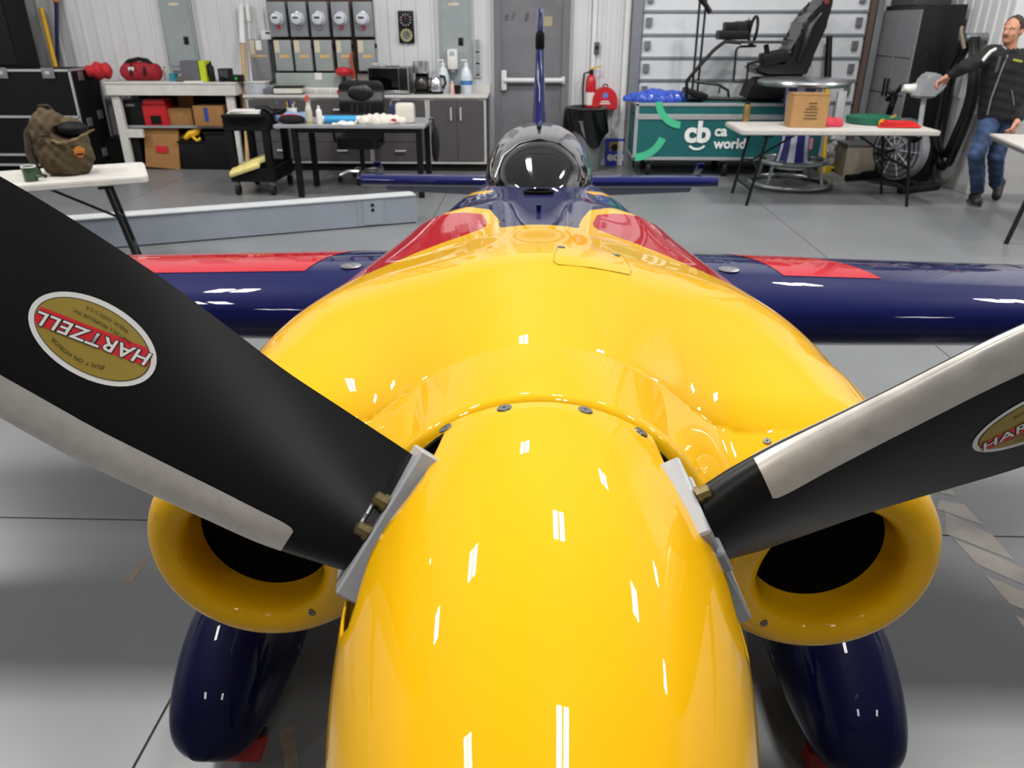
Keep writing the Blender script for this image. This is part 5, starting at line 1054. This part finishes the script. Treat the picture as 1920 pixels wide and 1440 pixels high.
# pieces between the case and the cabinet
pole('mop_pole', 'black and yellow pole standing before the overhead door at the right', 'pole', (1555, 68), (1547, 240), .03, YEL, 10.28, 10.05, .36, BLK, 'black_end')
t = boxthing('level_bar', 'yellow bar lying on the floor at the foot of the overhead door', 'bar', (wx(1566, 303, 10.0), 10.0, 0), (.42, .08, .07), mat('bar_yellow', 'a8921e', .5)); G().cen((0, -.042, .035), (.1, .006, .03)).out('bar_window', BLK, t)
t = thing('plastic_bag', 'clear bag of parts on the floor behind the folding table leg', 'bag', (wx(1572, 285, 10.15) - .1, 10.16, 0)); blob(lambda x,y,z: np.maximum(ell(x,y,z,(0,0,.16),(.2,.1,.2))+.02*np.sin(x*30)*np.cos(z*28), -z), (-.26,-.16,-.02),(.26,.16,.42),(36,24,36), 'bag_body', mat('cloudy_bag', '8f918f', .3, var=.7, scale=14), t); G().cyl((0,0,.34),(0,0,.39),.03,.06).out('tied_top',mat('cloudy_bag',''),t)
t = boxthing('storage_box', 'beige box on the floor below the right end of the white folding table', 'box', (wx(1618, 290, 9.8), 9.85, 0), (.5, .36, .36), mat('box_beige', '8a8272', .6), .01); G().box((-.26, -.19, .36), (.26, .19, .39), .008).out('lid', mat('lid_grey', '5d5d5e', .5), t)
t = thing('post', 'short white post standing beside the overhead door track', 'post', (wx(1570, 230, 10.2), 10.22, 0)); G().box((-.05, -.04, .012), (.05, .04, .95), .006).out('post_body', WPAINT, t); G().box((-.1, -.08, 0), (.1, .08, .012)).out('base_plate', STEEL, t)

# ================================================================ CABINET, HOSES, EXERCISE BIKE
cy0_, cy1_ = 9.38, 10.40
cxl, cxr, czt = wx(1706, 130, cy0_), wx(1788, 130, cy0_), wz(1765, 8, cy0_)
t = thing('wardrobe_cabinet', 'tall grey two-door cabinet with black sides against the right wall', 'cabinet', ((cxl+cxr)/2, (cy0_+cy1_)/2, 0)); CB_ = mat('cabinet_black', '121011', .45); CG = mat('cabinet_door_grey', '76767a', .45)
G().box((cxl + .02, cy0_, .0), (cxr, cy1_, czt), .004).out('carcass', CB_, t, world=True, smooth=0)
ym = (cy0_+cy1_)/2
for a, b, hy in ((cy0_ + .01, ym - .004, ym - .05), (ym + .004, cy1_ - .01, ym + .05)):
    d = G().box((cxl, a, .06), (cxl + .02, b, czt - .05), .003).out('door', CG, t, world=True, smooth=0)
    G().cen((cxl - .02, hy, 1.02), (.02, .022, .2), .004).out('handle', BLKM, d, world=True)
    for zz in (.55, .95, 1.35): G().box((cxl - .004, a + .03, zz), (cxl, b - .03, zz + .008)).out('door_crease', CB_, d, world=True, smooth=0)
t = boxthing('storage_box', 'flat dark box lying on top of the tall cabinet', 'box', ((cxl+cxr)/2 - .05, 9.9, czt), (.42, .6, .16), mat('box_darkgrey', '3c3a3b', .6)); G().box((-.215,-.305,.13),(.215,.305,.165),.006).out('lid',mat('lid_pink_grey','6d5f60',.6),t)
HOSE = mat('hose_black', '0d0d0d', .45)
hx = XR - .15
t = thing('hose_coil', 'coiled black hoses hanging on the right wall beside the man', 'hose', (hx, 8.99, .95))
G().cyl((.13, 0, .62), (-.1, 0, .62), .05).out('wall_hook', STEEL, t)
for k in range(7):
    a, b = .26 + .02*(k % 3), .58 + .035*((k*5) % 4); x = -.07 + .016*k
    G().tube([(x + .012*math.sin(j*.9), a*math.sin(2*math.pi*j/30), .6 - b + b*math.cos(2*math.pi*j/30) + (.03*(k % 2))) for j in range(30)], .02, 7, closed=True).out('hose_loop', HOSE, t)
G().tube([(-.1, -.05, .52), (-.16, -.02, .68), (-.12, .06, .72), (-.08, .12, .6)], .02, 6).out('hose_end', mat('hose_end_tan', '8f8673', .4, .3), t)
bk0, bk1 = Vector((3.93, 9.45, 0)), Vector((4.28, 8.74, 0)); ub_ = (bk1 - bk0).normalized(); bc_ = (bk0 + bk1)/2
t = thing('exercise_bike', 'black exercise bike with white seat post and silver fan behind the folding table', 'exercise bike', bc_, math.atan2(ub_.y, ub_.x)); L2 = (bk1 - bk0).length/2
for x, w in ((-L2, .26), (L2, .30)):
    G().tube([(x, -w, .045), (x, w, .045)], .04, 10).out('floor_bar', BLK, t)
G().tube([(-L2, 0, .06), (-.1, 0, .14), (L2, 0, .06)], .045, 10).out('main_beam', BLK, t)
FANM = mat('fan_silver', '9fa1a6', .35, .5)
fd = G(); fd.lathe([(.30, -.07), (.335, -.05), (.335, .05), (.30, .07), (.22, .075), (.08, .08), (.001, .08)], (.05, 0, .42), 36, (0, 1, 0)); fan = fd.out('fan_housing', FANM, t)
for r in (.12, .18, .24, .3): G().tube([(.05 + r*math.cos(2*math.pi*k/36), -.082, .42 + r*math.sin(2*math.pi*k/36)) for k in range(36)], .006, 5, closed=True).out('fan_ring', BLKM, fan)
for k in range(10): a = 2*math.pi*k/10; G().tube([(.05 + .06*math.cos(a), -.085, .42 + .06*math.sin(a)), (.05 + .31*math.cos(a), -.08, .42 + .31*math.sin(a))], .006, 5).out('fan_spoke', mat('fan_white', 'c4c6ca', .4), fan)
def bw(px, py, Y=8.75): return W[t].inverted() @ at(px, py, Y=Y)
G().tube([(.2, 0, .12), (.22, 0, .5), bw(1722, 250), ], .05, 10).out('seat_column', BLK, t)
G().tube([bw(1722, 255), bw(1733, 180)], .026, 10).out('seat_post', mat('post_white', 'c5ced3', .3), t)
GS = mat('seat_grey', '8d8f92', .5)
sc = at(1752, 165, Y=8.72)
g_ = G(); g_.prism([at(a, b, Y=8.62) for a, b in ((1718, 184), (1738, 150), (1748, 137), (1762, 137), (1778, 150), (1775, 166), (1752, 185))], (0, .22, 0)); bmesh.ops.bevel(g_.b, geom=g_.b.edges[:], offset=.02, segments=2, affect='EDGES'); g_.out('seat_shell', GS, t, world=True)
g_ = G(); g_.tube([at(1693, 165, Y=8.8), at(1712, 166, Y=8.8), at(1735, 176, Y=8.8)], .05, 10, rs=[.035, .055, .045]); g_.out('white_arm', WHITE, t, world=True)
G().tube([at(1662, 170, Y=8.9), at(1678, 176, Y=8.9), at(1690, 163, Y=8.85), at(1712, 158, Y=8.8)], .028, 8).out('handlebar', BLK, t, world=True); G().tube([at(1664, 186, Y=9.0), at(1676, 178, Y=8.9), at(1672, 200, Y=8.9)], .03, 8).out('handlebar', BLK, t, world=True)
G().tube([(-.2, 0, .12), (-.25, 0, .5), W[t].inverted() @ at(1678, 180, Y=8.95)], .035, 8).out('front_column', BLK, t)
for s in (-1, 1): pd_ = G().tube([(.05, s*.09, .42), (.05 + s*.12, s*.11, .36)], .014, 6).out('crank', BLKM, t); G().cen((.05 + s*.12, s*.16, .36), (.1, .09, .03), .006).out('pedal', BLK, pd_)
# near right table, only its corner in view
q = at(1856, 250, Z=.74)
t = thing('side_table', 'white table corner with black legs at the right edge in front of the man', 'table', (q.x, q.y, 0), R(-12.9))
G().box((0, -1.6, .715), (.8, 0, .74), .006).out('table_top', mat('table_white', ''), t, smooth=0); G().box((.01, -1.59, .685), (.79, -.01, .714), .003).out('apron', mat('apron_grey', '6d6d6e', .5), t, smooth=0)
lf = W[t].inverted() @ at(1886, 457, Z=0)
for x0, x1 in ((.08, lf.x), (.72, .86)):
    for y0, y1 in ((-1.3, lf.y),) if x0 < .5 else ((-1.3, lf.y), (-.28, -.18)): G().tube([(x0, y0, .69), (x1, y1, 0)], .02, 8).out('leg', BLKM, t)

# ================================================================ THE MAN
MY = 8.22
m_ = lambda px, py, dy=0.: np.array(at(px, py, Y=MY + dy))
J = dict(head=m_(1899, 58), neck=m_(1893, 92), chest=m_(1888, 130), pelvis=m_(1872, 218, .02), shR=m_(1853, 100, -.02), shL=m_(1932, 106, .02), elR=m_(1806, 127, -.1), haR=m_(1768, 149, -.02),
         elL=m_(1940, 170, .04), wrL=m_(1907, 228, -.16), hipR=m_(1857, 226), hipL=m_(1888, 226, .03), knR=m_(1831, 290, -.12), anR=m_(1832, 358, -.02), knL=m_(1868, 292, -.02), anL=m_(1866, 345, .16))
person = thing('person', 'man in a black jacket with white piping and jeans, arm stretched to the grey seat', 'person', (J['anR'][0], MY, 0))
def limb(x, y, z, *pts):
    d = None
    for (a, ra), (b, rb) in zip(pts, pts[1:]):
        c = cone(x, y, z, a, b, ra, rb); d = c if d is None else smin(d, c, .02)
    return d
hd = J['head']; fdir = np.array([-.80, -.55, .06]); fdir /= np.linalg.norm(fdir); sd = np.cross(fdir, [0, 0, 1]); sd /= np.linalg.norm(sd); upd = np.cross(sd, fdir)
hp_ = lambda f, s, u: hd + fdir*f + sd*s + upd*u
def ell_o(x, y, z, c, r):
    dx, dy, dz = x-c[0], y-c[1], z-c[2]; a = dx*fdir[0]+dy*fdir[1]+dz*fdir[2]; b = dx*sd[0]+dy*sd[1]+dz*sd[2]; e = dx*upd[0]+dy*upd[1]+dz*upd[2]
    return (np.sqrt((a/r[0])**2+(b/r[1])**2+(e/r[2])**2+1e-9)-1)*min(r)
def head_f(x, y, z):
    d = ell_o(x, y, z, hp_(-.005, 0, .03), (.098, .078, .10)); d = smin(d, ell_o(x, y, z, hp_(.03, 0, -.045), (.066, .06, .075)), .05)
    d = smin(d, ell_o(x, y, z, hp_(.062, 0, -.09), (.028, .03, .024)), .03)
    d = smin(d, cone(x, y, z, hp_(.09, 0, .01), hp_(.112, 0, -.028), .011, .017), .02)          # nose
    d = smin(d, cone(x, y, z, hp_(.088, -.04, .024), hp_(.088, .04, .024), .013, .013), .018)      # brow
    for s in (-1, 1):
        d = -smin(-d, ell_o(x, y, z, hp_(.098, s*.03, .004), (.016, .018, .011)), .012); d = smin(d, ell_o(x, y, z, hp_(-.01, s*.078, -.005), (.026, .01, .034)), .01)
        d = smin(d, ell_o(x, y, z, hp_(.062, s*.038, -.03), (.022, .02, .02)), .02)
    d = smin(d, cone(x, y, z, hp_(.088, -.02, -.06), hp_(.088, .02, -.06), .011, .011), .008)
    return d
def hand_f(x, y, z, wr, d_, side, palm_n):
    d_ = d_/np.linalg.norm(d_); n = palm_n/np.linalg.norm(palm_n); s = np.cross(d_, n); s /= np.linalg.norm(s); n = np.cross(s, d_)
    P = lambda a, b, c: wr + d_*a + s*b*side + n*c
    d = limb(x, y, z, (wr - d_*.05, .030), (P(.02, 0, 0), .027)); d = smin(d, cone(x, y, z, P(.03, -.02, 0), P(.085, -.025, .004), .021, .017), .02); d = smin(d, cone(x, y, z, P(.03, .02, 0), P(.08, .025, .004), .021, .016), .02)
    for k, (b, L) in enumerate(((-.032, .07), (-.011, .08), (.011, .075), (.031, .058))):
        f = limb(x, y, z, (P(.08, b, .0), .0105), (P(.08 + L*.45, b*1.1, .006), .0098), (P(.08 + L*.8, b*1.1, .028), .009), (P(.08 + L*.85, b*1.1, .05), .008)); d = smin(d, f, .006)
    return smin(d, limb(x, y, z, (P(.02, -.03, .005), .016), (P(.05, -.055, .02), .0125), (P(.085, -.05, .035), .010)), .012)
dR = J['haR'] - J['elR']; wrR = J['haR'] - dR/np.linalg.norm(dR)*.06
def skin_f(x, y, z):
    d = head_f(x, y, z); d = smin(d, cone(x, y, z, J['neck'] - np.array([0, 0, .06]), hp_(-.02, 0, -.05), .062, .055), .03)
    d = np.minimum(d, limb(x, y, z, (J['neck'] - np.array([0, 0, .05]), .06), (J['chest'], .1), (J['pelvis'], .1)))
    for h, k, a in (('hipR', 'knR', 'anR'), ('hipL', 'knL', 'anL')): d = np.minimum(d, limb(x, y, z, (J['pelvis'], .1), (J[h], .07), (J[k], .045), (J[a], .036)))
    d = np.minimum(d, limb(x, y, z, (J['chest'], .06), (J['shR'], .05), (J['elR'], .036), (wrR, .027))); d = np.minimum(d, limb(x, y, z, (J['chest'], .06), (J['shL'], .05), (J['elL'], .036), (J['wrL'], .027)))
    d = smin(d, hand_f(x, y, z, wrR, dR, 1, np.array([-.1, -.25, -1.])), .01)
    return smin(d, hand_f(x, y, z, J['wrL'], J['wrL'] - J['elL'] + np.array([-.0, 0, -.10]), -1, np.array([-.6, .5, -.2])), .01)
lo = np.min(list(J.values()), 0) - .25; hi = np.max(list(J.values()), 0) + .25
step = .0115
def netn(f, lo, hi, st): return surfnet(f, lo, hi, [int((hi[i]-lo[i])/st) + 2 for i in range(3)])
SKN = mat('skin', 'b98268', .5, var=.08, scale=30)
sdf_obj('body', netn(skin_f, lo, hi, step), SKN, person)
def jacket_f(x, y, z):
    c = J['chest']; w_ = np.array([1., 0, 0])
    d = limb(x, y, z, (J['neck'] + np.array([0, 0, -.03]), .085), (c + np.array([0, 0, .02]), .13), (J['pelvis'] + np.array([.0, 0, .0]), .15))
    d = smin(d, limb(x, y, z, (J['shR'] + np.array([.07, 0, -.03]), .11), (J['pelvis'] + np.array([-.07, 0, .0]), .125)), .06); d = smin(d, limb(x, y, z, (J['shL'] + np.array([-.07, 0, -.03]), .11), (J['pelvis'] + np.array([.07, 0, .0]), .125)), .06)
    ar = limb(x, y, z, (J['shR'] + np.array([.03, 0, -.01]), .085), (J['elR'], .066), (wrR - dR/np.linalg.norm(dR)*.03, .046)); al = limb(x, y, z, (J['shL'] + np.array([-.02, 0, -.01]), .085), (J['elL'], .066), (J['wrL'] + (J['elL']-J['wrL'])*.12, .046))
    d = smin(smin(d, ar, .04), al, .04); d = d + .004*np.sin(x*38 + z*30)*np.sin(z*44 - x*22)
    d = np.maximum(d, np.where(np.abs(x - J['pelvis'][0]) < .2, (J['pelvis'][2] - .03) - z, -1.))
    return np.maximum(d, -cone(x, y, z, J['neck'] + np.array([0, 0, -.02]), J['neck'] + np.array([-.02, -.02, .2]), .068, .09))
JM = mat('jacket_black', '08080a', .85, var=.15, bump=.2)
jk = sdf_obj('jacket', netn(jacket_f, lo, hi, .013), JM, person)
def jeans_f(x, y, z):
    d = limb(x, y, z, (J['hipR'] + np.array([.01, 0, .04]), .105), (J['hipL'] + np.array([-.01, 0, .04]), .105))
    for h, k, a in (('hipR', 'knR', 'anR'), ('hipL', 'knL', 'anL')): d = smin(d, limb(x, y, z, (J[h], .105), (J[k], .078), (J[a] + np.array([0, 0, .02]), .066)), .03)
    d = d + .005*np.sin(z*55 + x*30)*np.sin(x*40 + y*30)
    return np.maximum(np.maximum(d, np.minimum(J['anR'][2], J['anL'][2]) - .02 - z), z - J['pelvis'][2])
JE = mat('denim_blue', '2c405f', .85, var=.45, scale=7, bump=.2)
sdf_obj('jeans', netn(jeans_f, lo, hi, .013), JE, person)
SH = mat('shoe_dark', '1d1a18', .6); SOLE = mat('shoe_sole', '4d4a45', .7)
tipR = np.array([J['anR'][0] - .08, J['anR'][1] - .2, .045]); heelR = np.array([J['anR'][0] + .01, J['anR'][1] + .04, .05])
sdf_obj('shoe', netn(lambda x,y,z: np.maximum(smin(limb(x,y,z,(heelR,.05),(tipR,.048)), cone(x,y,z,heelR,J['anR'],.05,.05),.03), .012-z), tipR - .15, J['anR'] + .2, .011), SH, person)
G().prism([(heelR[0] + .05, heelR[1] + .04, 0), (heelR[0] - .05, heelR[1] + .04, 0), (tipR[0] - .055, tipR[1], 0), (tipR[0] - .02, tipR[1] - .05, 0), (tipR[0] + .055, tipR[1], 0)], (0, 0, .02)).out('shoe_sole', SOLE, person, world=True)
anL = J['anL']; tipL = np.array([anL[0] + .0, anL[1] - .08, .05]); heelL = np.array([anL[0] + .07, anL[1] + .04, max(anL[2] - .03, .17)])
sdf_obj('shoe', netn(lambda x,y,z: np.maximum(smin(limb(x,y,z,(heelL,.048),(tipL,.046)), cone(x,y,z,heelL,anL,.046,.052),.03), .004-z), np.minimum(tipL,anL) - .16, np.maximum(heelL,anL) + .16, .011), SH, person)
G().tube([heelL + np.array([.04, .03, .02]), (heelL + tipL)/2 + np.array([.045, .03, 0]), tipL + np.array([.03, .02, -.02])], .016, 8).out('shoe_sole', SOLE, person, world=True)
HAIR = mat('hair_dark_grey', '2e2620', .8, var=.3, scale=60, bump=.4)
def hair_f(x, y, z):
    d = ell_o(x, y, z, hp_(-.012, 0, .038), (.104, .086, .104)); cut = ell_o(x, y, z, hp_(.10, 0, .0), (.105, .10, .125)); low = -((x-hd[0])*upd[0]+(y-hd[1])*upd[1]+(z-hd[2])*upd[2]) - .035
    return np.maximum(np.maximum(d + .003*np.sin(x*120)*np.sin(z*110), -cut), low)
sdf_obj('hair', netn(hair_f, hd - .16, hd + .18, .008), HAIR, person)
EYEW = mat('eye_white', 'c9c2ba', .3); EYED = mat('eye_dark', '1c1410', .3)
for s in (-1, 1):
    e = G().sph(hp_(.083, s*.03, .003), .0115, 10, 7).out('eye', EYEW, person, world=True); G().sph(hp_(.0915, s*.03, .003), .0055, 8, 5).out('iris', EYED, e, world=True)
    G().tube([hp_(.092, s*.014, .027), hp_(.096, s*.03, .032), hp_(.083, s*.047, .027)], .005, 6).out('eyebrow', HAIR, person, world=True)
G().tube([hp_(.094, -.024, -.058), hp_(.103, 0, -.056), hp_(.094, .024, -.058)], .005, 6).out('mouth', mat('lip', '7a4238', .5), person, world=True)
GOA = mat('stubble', '8a6a55', .8); G().tube([hp_(.096, -.03, -.047), hp_(.108, 0, -.043), hp_(.096, .03, -.047)], .007, 6).out('moustache', GOA, person, world=True)
PIPE = mat('piping_white', 'c9c7c2', .7); ZIP = mat('zip_grey', '8a8a8c', .4, .5)
def on_jacket(px, py, lift=.003):
    d = np.array((CF + CR*((px-960)/F) + CU*((720-py)/F)).normalized()); tt = np.linspace(8.2, 10.2, 1500); P = np.array([0, 0, CAMH]) + tt[:, None]*d; v = jacket_f(*P.T); k = int(np.argmax(v < 0)); return Vector(P[k] - d*lift) if v.min() < 0 else None
def seam(nm, pts, r, m):
    P = [on_jacket(*q) for q in pts]; P = [q for q in P if q is not None]
    if len(P) > 1: G().tube(P, r, 6).out(nm, m, jk, world=True)
z5 = lambda a, b: (1480 + a/4.364, b/4.364)
seam('zip', [z5(*q) for q in ((1785, 450), (1740, 560), (1690, 700), (1650, 810), (1620, 940))], .008, ZIP)
seam('shoulder_piping', [z5(*q) for q in ((1690, 400), (1650, 420), (1610, 460), (1580, 500))], .016, PIPE)
seam('side_piping', [z5(*q) for q in ((1560, 560), (1555, 620), (1545, 700))], .014, PIPE)
seam('chest_pocket', [z5(*q) for q in ((1725, 460), (1710, 520), (1690, 590))], .014, mat('pocket_grey', '4a4b4e', .6))
seam('collar_trim', [z5(*q) for q in ((1720, 350), (1740, 380), (1775, 405))], .008, ZIP)
seam('chest_emblem', [z5(*q) for q in ((1830, 490), (1865, 500), (1900, 505))], .012, mat('emblem_lime', '9a9a3c', .7))
seam('pocket_zip', [z5(*q) for q in ((1820, 740), (1830, 800), (1838, 860))], .005, ZIP)
